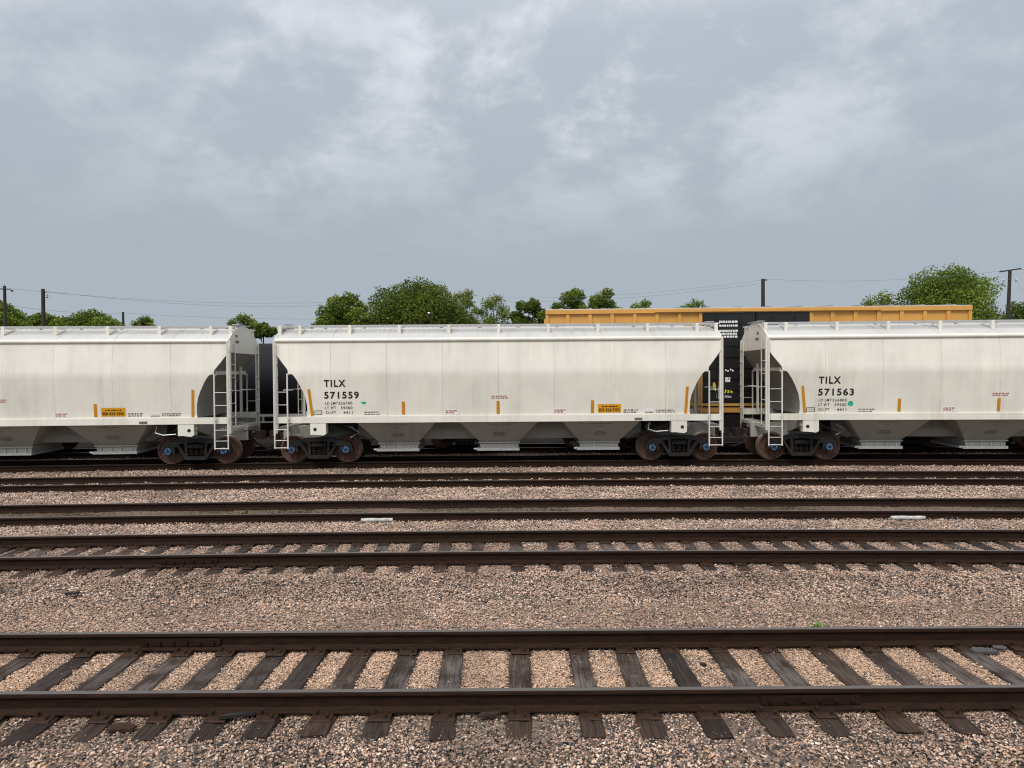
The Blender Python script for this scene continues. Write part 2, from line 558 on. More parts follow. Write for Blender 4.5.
# Y0, b (curve), rail-top z
TR = [(7.325, 0.0, 0.0), (12.38, -0.0026, 0.0), (16.28, -0.0022, -0.13), (20.70, -0.0021, -0.12), (24.55, -0.0019, -0.07), (28.85, -0.0026, -0.10)]
TIE_DROP = 0.20


def ty(i, x):
    return TR[i][0] + TR[i][1] * x * x


def tang(i, x):
    return math.atan(2 * TR[i][1] * x)


def crib(i):
    return (-0.032, -0.03, 0.012, -0.005, -0.02, -0.03)[i]


def ground_z(x, y):
    best = None
    tot = 0.0
    wsum = 0.0
    for i in range(6):
        d = abs(y - ty(i, x))
        w = 1.0 / (0.02 + max(0.0, d - 1.3)) ** 2
        inner = TR[i][2] - TIE_DROP + (crib(i) if d < 0.9 else (min(crib(i), -0.015) + (.022 if i in (2, 3) else 0)))
        tot += w * inner
        wsum += w
        if best is None or d < best:
            best = d
    z = tot / wsum
    if best > 1.3:
        z -= 0.05 * min(1.0, (best - 1.3) / 0.5)
    return z


xs = [-3000, -900, -300, -120, -60] + list(np.arange(-44, 44.01, 1.0)) + [60, 120, 300, 900, 3000]
ys = [-400, -100, -30, -8, 0, 3] + list(np.arange(4, 31.01, 0.1)) + [32, 34, 38, 45, 60, 90, 150, 300, 800, 2000, 5000]
mb = MB()
for y in ys:
    for x in xs:
        if 3.5 < y < 31.5:
            xx = max(-44, min(44, x))
            z = ground_z(xx, y) + 0.012 * math.sin(x * 1.7 + y * 2.3) * math.sin(y * 1.1 - x * 0.6)
        else:
            z = -0.28 if y > 3 else -0.25
        mb.v.append((x, y, z))
nx = len(xs)
for j in range(len(ys) - 1):
    for i in range(nx - 1):
        mb.f.append((j * nx + i, j * nx + i + 1, (j + 1) * nx + i + 1, (j + 1) * nx + i))
        mb.m.append(0)
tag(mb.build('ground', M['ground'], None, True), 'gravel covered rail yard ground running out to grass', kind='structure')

# rails
RP = [(-.076, -.186), (.076, -.186), (.076, -.175), (.03, -.162), (.0095, -.148), (.0085, -.056), (.036, -.040), (.0368, -.013), (.031, -.003), (.019, 0.0),
      (-.019, 0.0), (-.031, -.003), (-.0368, -.013), (-.036, -.040), (-.0085, -.056), (-.0095, -.148), (-.03, -.162), (-.076, -.175)]
TLAB = ['nearest railroad track with dark ties showing along the bottom', 'second railroad track from the camera with tie ends sticking out',
        'third railroad track from the camera, dirt filled between its rails', 'fourth railroad track from the camera, gravel almost covering its ties',
        'railroad track that the three white hopper cars stand on', 'farthest railroad track, under the yellow boxcar and black tank cars']


def rail_mesh(i, side):
    x_ends = 60
    px_ = np.arange(-x_ends, x_ends + .01, 1.5 if TR[i][1] else 6.0)
    n = len(RP)
    mb = MB()
    for x in px_:
        a = tang(i, x)
        for p, q in RP:
            off = side * GA + p
            mb.v.append((x - off * math.sin(a), ty(i, x) + off * math.cos(a), TR[i][2] + q))
    for k in range(len(px_) - 1):
        for j in range(n):
            j2 = (j + 1) % n
            mb.f.append((k * n + j, k * n + j2, (k + 1) * n + j2, (k + 1) * n + j))
            mb.m.append(1 if j in (8, 9, 10) else 0)
    return mb


tracks = []
for i in range(6):
    t = empty('railroad_track', (0, ty(i, 0), TR[i][2]))
    tag(t, TLAB[i], 'railroad track', 'parallel railroad tracks in the yard')
    tracks.append(t)
    for s in (-1, 1):
        o = rail_mesh(i, s).build('rail', [M['rail'], M['rail_head']], t, True)
        o.matrix_parent_inverse = Matrix.Translation(t.location).inverted()


def joint_bar(i, side, x):
    """bolted splice on a rail"""
    a = tang(i, x)
    mb = MB()
    for s_ in (-1, 1):
        y0, y1 = sorted((s_ * .012, s_ * .034))
        mb.prism([(y0, -.150), (y1, -.150), (y1, -.075), (y0, -.060)], 'x', -.46, .46)
        for k in range(6):
            xx = -.38 + k * .152
            mb.lathe([(-.012, .020), (.012, .020)], 'y', 6, (xx, s_ * .044, -.105))
    o = mb.build('joint_bar', M['rail'], tracks[i])
    off = side * GA
    o.location = (x - off * math.sin(a), ty(i, x) + off * math.cos(a) - ty(i, 0), 0)
    o.rotation_euler = (0, 0, a)


for i_, s_, x_ in ((0, 1, -3.80), (0, -1, 2.75), (1, -1, -5.3), (1, 1, 4.6), (2, -1, 6.0), (3, -1, -2.5)):
    joint_bar(i_, s_, x_)


def tie_mesh(seed):
    r = random.Random(seed)
    mb = MB()
    ln, wd, ht = 1.205 + r.uniform(-.04, .04), 0.108 + r.uniform(-.007, .010), 0.17
    nseg = 12
    prof = [(-1, -ht), (1, -ht), (1, -.012), (.90, 0), (.3, .0), (-.3, 0), (-.90, 0), (-1, -.012)]
    n = len(prof)
    for k in range(nseg + 1):
        y = -ln + 2 * ln * k / nseg
        e = 0.5 if k in (0, nseg) else 1.0
        for p, q in prof:
            w = wd * p * (1 + r.uniform(-.05, .05)) * (0.97 if e < 1 else 1)
            z = q + (r.uniform(-.007, .002) if q > -.1 else 0) - (0.008 if e < 1 else 0)
            mb.v.append((w, y + (r.uniform(-.02, .02) if e < 1 else 0), z))
    for k in range(nseg):
        for j in range(n):
            j2 = (j + 1) % n
            mb.f.append((k * n + j, k * n + j2, (k + 1) * n + j2, (k + 1) * n + j))
            mb.m.append(0)
    mb.f.append(tuple(range(n)))
    mb.m.append(0)
    mb.f.append(tuple(nseg * n + j for j in range(n)))
    mb.m.append(0)
    return mb.mesh('tie', M['tie'])


TIES = [tie_mesh(s) for s in range(10)]


def plate_mesh():
    mb = MB()
    mb.prism([(-.19, 0), (.19, 0), (.18, .010), (.09, .014), (.09, .024), (.079, .024), (.079, .0135), (-.079, .0135), (-.079, .024), (-.09, .024), (-.09, .014), (-.18, .010)], 'x', -.098, .098)
    for sx, sy in ((-.06, -.092), (.055, .092), (.05, -.14), (-.05, .14)):
        h = .045 if abs(sy) < .1 else .03
        mb.box(sx - .009, sx + .009, sy - .010, sy + .010, .01, h)
        mb.prism([(sx - .014, h), (sx + .014, h), (sx + .010, h + .014), (sx - .010, h + .014)], 'y', sy - .024 * (1 if sy > 0 else .5), sy + .024 * (1 if sy < 0 else .5))
    return mb.mesh('tie_plate', M['plate'])


PLATE = plate_mesh()
tie_x = {}
far1 = [28, 85, 130, 179, 224, 273, 313, 358, 405, 453, 517, 575, 622, 668, 717, 765, 818, 867, 923, 964, 1017]
T1x = [(p - 517) / 88.6 + 0.06 for p in far1]
mid2 = [7, 25, 50, 83, 110, 133, 164, 191, 219, 247, 277, 304, 332, 357, 383, 416, 446, 477, 516, 552, 580, 606, 632, 659, 687, 715, 747, 776, 804, 833, 861, 892, 915, 945, 972, 999]
T2x = [(p - 516) / 55.2 + 0.06 for p in mid2]


def extend(lst, lim, sp):
    a = list(lst)
    while a[-1] < lim:
        a.append(a[-1] + rng.uniform(sp - .06, sp + .06))
    while a[0] > -lim:
        a.insert(0, a[0] - rng.uniform(sp - .06, sp + .06))
    return a


tie_x[0] = extend(T1x, 9.5, .55)
tie_x[1] = extend(T2x, 13, .54)
for i, lim in ((2, 15), (3, 18), (4, 21), (5, 23)):
    tie_x[i] = extend([0.1], lim, .60)
tie_rot = {}
for i in range(6):
    for k, x in enumerate(tie_x[i]):
        dy = rng.uniform(-.05, .05) if i < 2 else rng.uniform(-.02, .02)
        rz = tang(i, x) + rng.uniform(-.032, .032)
        dz = rng.uniform(-.012, 0)
        tie_rot[(i, k)] = rz
        o = link('tie', rng.choice(TIES), tracks[i])
        o.location = (x, ty(i, x) - ty(i, 0) + dy, -TIE_DROP + dz)
        o.rotation_euler = (0, 0, rz)
        if i < 4:
            for s in (-1, 1):
                p = link('tie_plate', PLATE, o)
                p.location = (0, s * GA - dy, -.0005 - dz)

# ------------------------------------------------------------------ ballast (scattered stone clumps, too many to count)
import itertools
_ico_v = []
_ph = (1 + 5 ** .5) / 2
for a, b_ in itertools.product((-1, 1), (-_ph, _ph)):
    _ico_v += [(0, a, b_), (a, b_, 0), (b_, 0, a)]
_ico_v = np.array(_ico_v) / math.sqrt(1 + _ph * _ph)


def _ico_faces():
    f = []
    d0 = min(np.linalg.norm(_ico_v[0] - _ico_v[k]) for k in range(1, 12)) * 1.05
    for a, b_, c in itertools.combinations(range(12), 3):
        if np.linalg.norm(_ico_v[a] - _ico_v[b_]) < d0 and np.linalg.norm(_ico_v[b_] - _ico_v[c]) < d0 and np.linalg.norm(_ico_v[a] - _ico_v[c]) < d0:
            n_ = np.cross(_ico_v[b_] - _ico_v[a], _ico_v[c] - _ico_v[a])
            f.append((a, b_, c) if np.dot(n_, _ico_v[a]) > 0 else (a, c, b_))
    return np.array(f)


_ico_f = _ico_faces()


def clump_object(name, n, rad, smin, smax, material, seed):
    r = np.random.default_rng(seed)
    V, F, A = [], [], []
    for k in range(n):
        rr = rad * math.sqrt((k + r.uniform(0, 1)) / n)
        th = k * 2.39996 + r.uniform(-.5, .5)
        s = smin + (smax - smin) * r.uniform(0, 1) ** 1.7
        v = _ico_v * (1 + r.uniform(-.42, .34, (12, 1)))
        v = v * np.array([1.0, r.uniform(.5, .95), r.uniform(.42, .78)]) * s * .5
        q = Vector((r.normal(), r.normal(), r.normal())).normalized()
        Mx = np.array(Matrix.Rotation(r.uniform(0, 6.28), 3, 'Z') @ Matrix.Rotation(r.uniform(-.7, .7), 3, q))
        v = v @ Mx.T + np.array([rr * math.cos(th), rr * math.sin(th), s * r.uniform(-.32, .55)])
        F.append(_ico_f + 12 * len(V))
        V.append(v)
        A.append(np.full(12, r.uniform(0, 1)))
    V = np.concatenate(V)
    F = np.concatenate(F)
    A = np.concatenate(A)
    me = bpy.data.meshes.new(name)
    me.from_pydata(V.tolist(), [], F.tolist())
    me.materials.append(material)
    at = me.attributes.new('srand', 'FLOAT', 'POINT')
    at.data.foreach_set('value', A.astype(np.float32))
    return bpy.data.objects.new(name, me)      # only instanced, never linked on its own


def clump_set(name, count, **kw):
    c = bpy.data.collections.new(name)
    for k in range(count):
        c.objects.link(clump_object(name, seed=hash(name) % 1000 + k if False else sum(map(ord, name)) + k, **kw))
    return c


CL = {
    'coarse': clump_set('coarse_clump', 10, n=28, rad=.085, smin=.011, smax=.040, material=M['st_dark']),
    'pink': clump_set('pink_clump', 10, n=24, rad=.085, smin=.011, smax=.036, material=M['st_pink']),
    'strip': clump_set('strip_clump', 10, n=16, rad=.085, smin=.018, smax=.046, material=M['st_far']),
    'fine': clump_set('fine_clump', 10, n=16, rad=.046, smin=.009, smax=.027, material=M['st_tan']),
    'medium': clump_set('medium_clump', 8, n=16, rad=.055, smin=.010, smax=.030, material=M['st_dark']),
    'single': clump_set('single_stone', 8, n=1, rad=.001, smin=.012, smax=.03, material=M['st_pink']),
    'dirt': clump_set('dirt_clump', 8, n=16, rad=.06, smin=.012, smax=.03, material=M['st_dirt']),
    'trainshade': clump_set('cinder_clump', 8, n=15, rad=.13, smin=.03, smax=.062, material=M['st_trainshade']),  # stones that carry the painted train shade
    'far': clump_set('far_clump', 8, n=15, rad=.13, smin=.03, smax=.062, material=M['st_far']),
    'fardark': clump_set('far_dark_clump', 8, n=15, rad=.13, smin=.03, smax=.062, material=M['st_dark']),
}


def scatter_group(coll):
    g = bpy.data.node_groups.new('scatter', 'GeometryNodeTree')
    g.interface.new_socket('Geometry', in_out='INPUT', socket_type='NodeSocketGeometry')
    g.interface.new_socket('Geometry', in_out='OUTPUT', socket_type='NodeSocketGeometry')
    gi = g.nodes.new('NodeGroupInput')
    go = g.nodes.new('NodeGroupOutput')
    ci = g.nodes.new('GeometryNodeCollectionInfo')
    ci.inputs['Collection'].default_value = coll
    ci.inputs['Separate Children'].default_value = True
    ci.inputs['Reset Children'].default_value = True
    ip = g.nodes.new('GeometryNodeInstanceOnPoints')
    ip.inputs['Pick Instance'].default_value = True

    def na(nm, dt):
        n = g.nodes.new('GeometryNodeInputNamedAttribute')
        n.data_type = dt
        n.inputs['Name'].default_value = nm
        return n.outputs['Attribute']
    g.links.new(gi.outputs[0], ip.inputs['Points'])
    g.links.new(ci.outputs[0], ip.inputs['Instance'])
    g.links.new(na('pick', 'INT'), ip.inputs['Instance Index'])
    g.links.new(na('turn', 'FLOAT_VECTOR'), ip.inputs['Rotation'])
    g.links.new(na('size', 'FLOAT'), ip.inputs['Scale'])
    g.links.new(ip.outputs[0], go.inputs[0])
    return g


GROUPS = {k: scatter_group(c) for k, c in CL.items()}


def scatter(pts, kind, label, name='ballast', smin=.8, smax=1.2, parent=None):
    pts = np.array(pts)
    n = len(pts)
    me = bpy.data.meshes.new(name)
    me.from_pydata(pts.tolist(), [], [])
    a = me.attributes.new('pick', 'INT', 'POINT')
    a.data.foreach_set('value', nr.integers(0, 100, n).astype(np.int32))
    a = me.attributes.new('size', 'FLOAT', 'POINT')
    a.data.foreach_set('value', nr.uniform(smin, smax, n).astype(np.float32))
    rot = np.zeros((n, 3), np.float32)
    rot[:, 2] = nr.uniform(0, 6.28, n)
    rot[:, 0] = nr.normal(0, .10, n)
    rot[:, 1] = nr.normal(0, .10, n)
    a = me.attributes.new('turn', 'FLOAT_VECTOR', 'POINT')
    a.data.foreach_set('vector', rot.ravel())
    o = link(name, me, parent)
    md = o.modifiers.new('scatter', 'NODES')
    md.node_group = GROUPS[kind]
    tag(o, label, 'gravel', kind='stuff')
    return o


tie_arr = {i: np.array([(x, tie_rot[(i, k)]) for k, x in enumerate(tie_x[i])]) for i in range(6)}


def clear_of_ties(i, x, y, marg):
    yc = ty(i, x)
    d = y - yc
    if abs(d) > 1.19 + marg * .3:
        return True
    a = tie_arr[i]
    cx = a[:, 0] - d * np.tan(a[:, 1])
    return np.min(np.abs(x - cx)) > 0.115 + marg


def zone(y0f, y1f, step, marg=None, track=None, lift=0.0, halfw=None, keep=1.0):
    """jittered grid of points between the curves y0f(x) and y1f(x), inside the view wedge"""
    out = []
    ymax = max(y1f(0), y1f(20))
    xw = halfw or (ymax * .74 + 1.2)
    for x in np.arange(-xw, xw, step):
        a, b_ = y0f(x), y1f(x)
        for y in np.arange(a, b_, step):
            if keep < 1 and rng.random() > keep:
                continue
            X = x + rng.uniform(-.5, .5) * step
            Y = y + rng.uniform(-.5, .5) * step
            if abs(X) > Y * .74 + 1.2:
                continue
            if track is not None and not clear_of_ties(track, X, Y, marg):
                continue
            out.append((X, Y, ground_z(X, Y) + lift))
    return out


T = lambda i, d: (lambda x: ty(i, x) + d)
C = lambda v: (lambda x: v)
scatter(zone(C(4.3), T(0, -1.34), .075), 'coarse', 'mixed pink and black gravel in front of the nearest track')
scatter(zone(T(0, -1.34), T(0, -.78), .055, .03, 0), 'medium', 'gravel between the near tie ends of the nearest track')
scatter(zone(T(0, -.80), T(0, 1.30), .036, .028, 0), 'fine', 'fine tan gravel between the rails of the nearest track')
scatter(zone(T(0, 1.25), T(0, 2.6), .075), 'pink', 'pinkish gravel just beyond the nearest track')
scatter(zone(T(0, 2.5), T(1, -1.22), .075), 'coarse', 'greyer gravel beside the tie ends of the second track')
scatter(zone(T(1, -1.34), T(1, 1.34), .075, .02, 1), 'pink', 'gravel between the ties of the second track')
scatter(zone(T(1, 1.25), T(2, -.80), .085), 'strip', 'pink gravel strip between the second and third tracks')
scatter(zone(T(2, -.70), T(2, .70), .06, lift=-.012), 'dirt', 'dirt and fine gravel between the rails of the third track')
scatter(zone(T(2, .95), T(3, -.92), .115), 'far', 'pink gravel strip between the third and fourth tracks')
scatter(zone(T(3, -.70), T(3, .70), .12, .03, 3, lift=-.01), 'far', 'gravel between the rails of the fourth track')
scatter(zone(T(3, .90), T(4, -.90), .115), 'far', 'gravel strip in front of the hopper car track')
scatter(zone(T(4, -.70), T(5, -.95), .13), 'far', 'grey gravel under and behind the hopper cars')
scatter(zone(T(5, -.95), T(5, 3.0), .16), 'trainshade', 'ballast coloured near black for the shade under and beyond the farthest train')
sp = []
for i, n in ((0, 330), (1, 200)):
    for _ in range(n):
        k = rng.randrange(len(tie_x[i]))
        d = rng.choice((rng.uniform(-1.27, 1.2), rng.uniform(-1.27, -.85), rng.gauss(.55, .15)))
        if abs(abs(d) - GA) < .10:
            continue
        x = tie_x[i][k] + rng.uniform(-.1, .1) - d * math.tan(tie_rot[(i, k)])
        sp.append((x, ty(i, x) + d, TR[i][2] - TIE_DROP - .004))
scatter(sp, 'single', 'loose small stones lying on the ties', smin=.5, smax=1.1)

# ------------------------------------------------------------------ railcar trucks
WR = .457


def wheel_mesh():
    mb = MB()
    # outboard face looks to -y; tread at -y side, flange inboard
    prof = [(-.070, .06), (-.070, .105), (-.052, .125), (-.020, .20), (-.012, .33), (-.030, .385), (-.066, .395), (-.066, .446)]
    mb.lathe(prof, 'y', 36, (0, 0, 0), 0, False)
    mb.lathe([(-.066, .446), (-.060, .452), (.035, .460), (.050, .485), (.070, .485)], 'y', 36, (0, 0, 0), 1, False)
    mb.lathe([(.070, .485), (.070, .39), (.02, .37), (.03, .14), (.07, .10), (.07, .06)], 'y', 36, (0, 0, 0), 0, False)
    return mb.mesh('wheel', [M['wheel'], M['wheel_tread']], True)


def cap_mesh():
    mb = MB()
    mb.lathe([(.06, .125), (-.05, .125), (-.06, .115), (-.06, .10)], 'y', 24, (0, 0, 0), 1, True)
    mb.lathe([(-.055, .118), (-.085, .118), (-.10, .105), (-.10, .04), (-.09, .036)], 'y', 24, (0, 0, 0), 0, True)
    mb.lathe([(-.098, .046), (-.104, .046)], 'y', 14, (0, 0, 0), 1, True)
    for k in range(3):
        a = k * 2.094 + .5
        mb.lathe([(-.095, .020), (-.112, .020), (-.115, .014)], 'y', 6, (.078 * math.cos(a), 0, .078 * math.sin(a)), 2, True)
    return mb.mesh('bearing_cap', [M['blue'], M['black_cast'], M['black_cast']], True)


def sideframe_mesh():
    mb = MB()
    d0, d1 = -.10, .10
    w = .889
    for s in (-1, 1):
        def P(l):
            return [(s * a, b_) for a, b_ in l]
        # pedestal roof over bearing and outer leg
        mb.prism(P([(w - .20, .585), (w + .17, .585), (w + .23, .50), (w + .23, .40), (w + .15, .40), (w + .14, .49), (w + .10, .575), (w - .10, .575), (w - .14, .49), (w - .15, .38), (w - .22, .38)]), 'y', d0, d1)
        mb.prism(P([(w - .28, .59), (w + .20, .59), (w + .13, .71), (w - .02, .765), (w - .30, .78)]), 'y', d0 - .01, d1 + .01)
        # top compression member
        mb.prism(P([(0, .75), (w - .28, .69), (w - .26, .77), (.45, .85), (0, .86)]), 'y', d0, d1)
        # diagonal tension member
        mb.prism(P([(w - .17, .60), (w - .30, .60), (.35, .19), (.20, .15), (.20, .27), (.30, .28), (w - .33, .70), (w - .25, .68)]), 'y', d0 - .004, d1 + .004)
        # column beside the springs
        mb.prism(P([(.26, .26), (.34, .26), (.37, .76), (.28, .76)]), 'y', d0 + .004, d1 - .004)
    mb.prism([(-.33, .17), (.33, .17), (.30, .29), (-.30, .29)], 'y', d0 - .02, d1 + .02)
    return mb.mesh('side_frame', M['black_cast'])


def spring_mesh():
    mb = MB()
    for px_ in (-.17, 0, .17):
        pts = []
        for k in range(41):
            a = k / 40 * 5 * 2 * math.pi
            pts.append((px_ + .062 * math.cos(a), .062 * math.sin(a), .30 + .24 * k / 40))
        mb.tube(pts, .016, 5)
    return mb.mesh('spring', M['coupler'], True)


def bolster_mesh():
    mb = MB()
    mb.prism([(-1.08, .545), (1.08, .545), (1.08, .68), (.5, .80), (-.5, .80), (-1.08, .68)], 'x', -.2, .2)
    mb.box(-.24, .24, -1.13, 1.13, .57, .66)
    for s in (-1, 1):
        mb.box(-.14, .14, s * 1.16 - .02, s * 1.16 + .02, .58, .65)
    mb.lathe([(.78, .25), (.90, .25)], 'z', 20)
    for s in (-1, 1):      # brake beams
        mb.box(s * .36 - .04, s * .36 + .04, -.72, .72, .36, .44)
    return mb.mesh('truck', M['black_cast'])


WHEEL, CAP, SFRAME, SPRING, BOLSTER = wheel_mesh(), cap_mesh(), sideframe_mesh(), spring_mesh(), bolster_mesh()
AX = MB().lathe([(-1.08, .075), (-.80, .085), (-.6, .09), (.6, .09), (.80, .085), (1.08, .075)], 'y', 14).mesh('axle', M['wheel'], True)


def add_truck(car, x):
    t = link('truck', BOLSTER, car)
    t.location = (x, 0, 0)
    for s in (-1, 1):
        o = link('side_frame', SFRAME, t)
        o.location = (0, s * 1.0, 0)
        o = link('spring', SPRING, t)
        o.location = (0, s * 1.0, 0)
    for wx in (-.889, .889):
        o = link('axle', AX, t)
        o.location = (wx, 0, WR)
        for s in (-1, 1):
            o = link('wheel', WHEEL, t)
            o.location = (wx, s * .745, WR)
            o.rotation_euler = (0, rng.uniform(0, 6), 0 if s < 0 else math.pi)
            o = link('bearing_cap', CAP, t)
            o.location = (wx, s * 1.03, WR)
            o.rotation_euler = (0, rng.uniform(0, 2), 0 if s < 0 else math.pi)
    return t


def coupler_mesh():
    mb = MB()      # points to +x from the end of the car
    mb.box(-.5, .32, -.085, .085, .80, .95)
    mb.prism([(.28, -.12), (.50, -.17), (.62, -.10), (.62, .02), (.52, .03), (.50, .10), (.60, .16), (.56, .22), (.40, .20), (.28, .12)], 'z', .73, 1.01)
    mb.box(.02, .10, -.17, .17, .74, 1.02)
    mb.tube([(.05, .18, .82), (.25, .22, .55), (.50, .16, .42), (.70, .12, .40)], .028, 8)
    mb.tube([(.10, -.70, 1.05), (.12, -.3, 1.06), (.3, -.05, 1.04)], .018, 6)
    return mb.mesh('coupler', M['coupler'])


COUPLER = coupler_mesh()

# ------------------------------------------------------------------ covered hopper car
LN = 14.35
HW = 1.55
X0 = -LN / 2


def bulge(z):
    """side sheets lean out to a soft knuckle about 3 m up and back in again"""
    zk, r_ = 2.98, .14
    up_, dn_ = .115 / (4.0 - zk), .125 / (zk - 1.58)
    d = z - zk
    if abs(d) < r_:
        # quadratic blend between the two slopes
        a = -(up_ + dn_) / (4 * r_)
        b_ = (dn_ - up_) / 2
        c = .12 - (up_ + dn_) * r_ / 4
        return c + b_ * d + a * d * d
    return max(0.0, .12 - up_ * d if d > 0 else .12 + dn_ * d)


def roof_z(y):
    return 4.07 + .43 * (1 - (abs(y) / HW) ** 2)


CUT = [(1.00, 1.58), (1.02, 1.70), (1.01, 1.97), (.96, 2.22), (.87, 2.45), (.75, 2.70), (.62, 2.90), (.56, 2.95), (.44, 2.97), (.42, 3.10), (.21, 3.37), (0.0, 3.66), (0.0, 4.0)]


def cut_at(z):
    for (a, za), (b_, zb) in zip(CUT, CUT[1:]):
        if za <= z <= zb:
            return a + (b_ - a) * (z - za) / (zb - za)
    return 0.0


def side_panel(xa, xb, sgn, first, last):
    zs = sorted(set([z for _, z in CUT] + [1.85, 2.1, 2.3, 2.58, 2.78, 2.84, 2.89, 2.98, 3.03, 3.07, 3.12, 3.2, 3.3, 3.5, 3.8]))
    zs = [z for z in zs if z <= 4.0]
    mb = MB()
    nseg = 5
    for th in (0.0, .012):
        for z in zs:
            a = xa + (cut_at(z) if first else .0025)
            b_ = xb - (cut_at(z) if last else .0025)
            for k in range(nseg):
                mb.v.append((a + (b_ - a) * k / (nseg - 1), sgn * (HW + bulge(z) - th), z))
    nz = len(zs)
    half = nz * nseg
    for j in range(nz - 1):
        for k in range(nseg - 1):
            q = (j * nseg + k, j * nseg + k + 1, (j + 1) * nseg + k + 1, (j + 1) * nseg + k)
            mb.f.append(q)
            mb.f.append(tuple(i + half for i in reversed(q)))
            mb.m += [0, 0]
        for k in (0, nseg - 1):
            mb.f.append((j * nseg + k, (j + 1) * nseg + k, (j + 1) * nseg + k + half, j * nseg + k + half))
            mb.m.append(0)
    return mb


def ladder(car, x, sgn, d):
    """side ladder near a car corner: d = +1 at left end, -1 at right end"""
    y = sgn * (HW + .145)
    root = MB().box(x + d * .0 - .03, x + d * .0 + .03, y - .012, y + .012, .98, 4.02)
    lo = root.build('ladder', M['rail_white'], car)
    x2 = x + d * .42
    MB().box(x2 - .022, x2 + .022, y - .012, y + .012, .56, 2.98).build('stile', M['rail_white'], lo)
    MB().box(x - .02, x + .02, y - .010, y + .010, .56, .98).build('stile', M['rail_white'], lo)
    for z in (.59, .83, 1.18, 1.97, 2.38):
        r = .012 if z > .7 else .017
        MB().tube([(x, y, z), (x2, y, z)], r, 6).build('rung', M['rail_white'], lo)
    for z in (1.50, 2.93):
        MB().box(x2 - .02, x2 + .02, min(y, sgn * HW * .97), max(y, sgn * HW * .97), z - .02, z + .02).build('bracket', M['rail_white'], lo)
    return lo


def end_gear(car, x, d):
    """x = end plane, d=+1 left end (inboard is +x), -1 right end"""
    W_ = M['rail_white']
    for sgn in (-1, 1):
        y = sgn * (HW + .02)
        # corner post: an angle
        mb = MB()
        mb.box(x - .055, x + .055, y - .008, y + .008, 1.05, 4.06)
        mb.box(x - d * .05 - .006, x - d * .05 + .006, min(y, y - sgn * .10), max(y, y - sgn * .10), 1.05, 4.06)
        mb.build('corner_post', M['white'], car)
        ladder(car, x, sgn, d)
        # end ladder
        y2 = sgn * (HW - .42)
        mb = MB().box(x - d * .07 - .012, x - d * .07 + .012, y2 - .03, y2 + .03, 1.20, 3.98)
        lo = mb.build('end_ladder', W_, car)
        for k in range(6):
            z = 1.60 + k * .42
            MB().tube([(x - d * .07, sgn * (HW + .01), z), (x - d * .07, y2, z)], .014, 6).build('rung', W_, lo)
        # slope sheet supports
        y3 = sgn * .62
        if sgn > 0:
            MB().box(x + d * .30 - .035, x + d * .30 + .035, y3 - .04, y3 + .04, 1.50, 3.22).build('slope_strut', W_, car)
        # jacking pad
        pc = x + d * 1.36
        y4 = sgn * (HW + .035)
        mb = MB()
        mb.prism([(pc - .25, 1.38), (pc + .25, 1.38), (pc + .25, 1.02), (pc + .16, .97), (pc - .10, 1.0), (pc - .25, 1.0)], 'y', min(y4, y4 - sgn * .30), max(y4, y4 - sgn * .30))
        jp = mb.build('jacking_pad', M['white'], car)
        MB().lathe([(-.004, .055), (.004, .055)], 'y', 16, (pc - .10 * d, y4 + sgn * .004, 1.17)).build('jack_hole', M['ink'], jp)
    # end sill: a slim channel, with a narrow grating walkway on it
    mb = MB()
    mb.box(min(x - d * .04, x + d * .04), max(x - d * .04, x + d * .04), -HW - .01, HW + .01, 1.10, 1.22)
    mb.build('end_sill', M['rail_white'], car)
    mb = MB()
    for k in range(4):
        xx = x + d * (.07 + k * .07)
        mb.box(xx - .014, xx + .014, -HW + .04, HW - .04, 1.20, 1.235)
    mb.build('end_platform', M['galv'], car)
    # crossover board at roof level
    a, b_ = sorted((x - d * .06, x + d * .20))
    mb = MB()
    for k in range(3):
        xx = a + (b_ - a) * (k + .5) / 3
        mb.box(xx - .035, xx + .035, -.61, .61, 4.612, 4.632)
    mb.build('crossover_board', M['galv'], car)
    # draft sill and coupler
    a, b_ = sorted((x - d * .18, x + d * 2.2))
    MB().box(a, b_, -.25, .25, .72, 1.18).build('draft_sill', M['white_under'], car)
    c = link('coupler', COUPLER, car)
    c.location = (x - d * .10, 0, 0)
    c.rotation_euler = (0, 0, 0 if d < 0 else math.pi)
    # body bolster
    bx = x + d * 1.22
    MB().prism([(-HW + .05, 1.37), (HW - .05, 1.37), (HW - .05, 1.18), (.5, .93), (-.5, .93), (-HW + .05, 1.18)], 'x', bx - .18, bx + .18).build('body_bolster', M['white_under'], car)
    # end handholds
    for z, ya, yb in ((2.42, -.70, .70),):
        MB().tube([(x + d * .30, ya, z), (x - d * .02, ya, z), (x - d * .02, yb, z), (x + d * .30, yb, z)], .016, 6).build('grab_bar', W_, car)


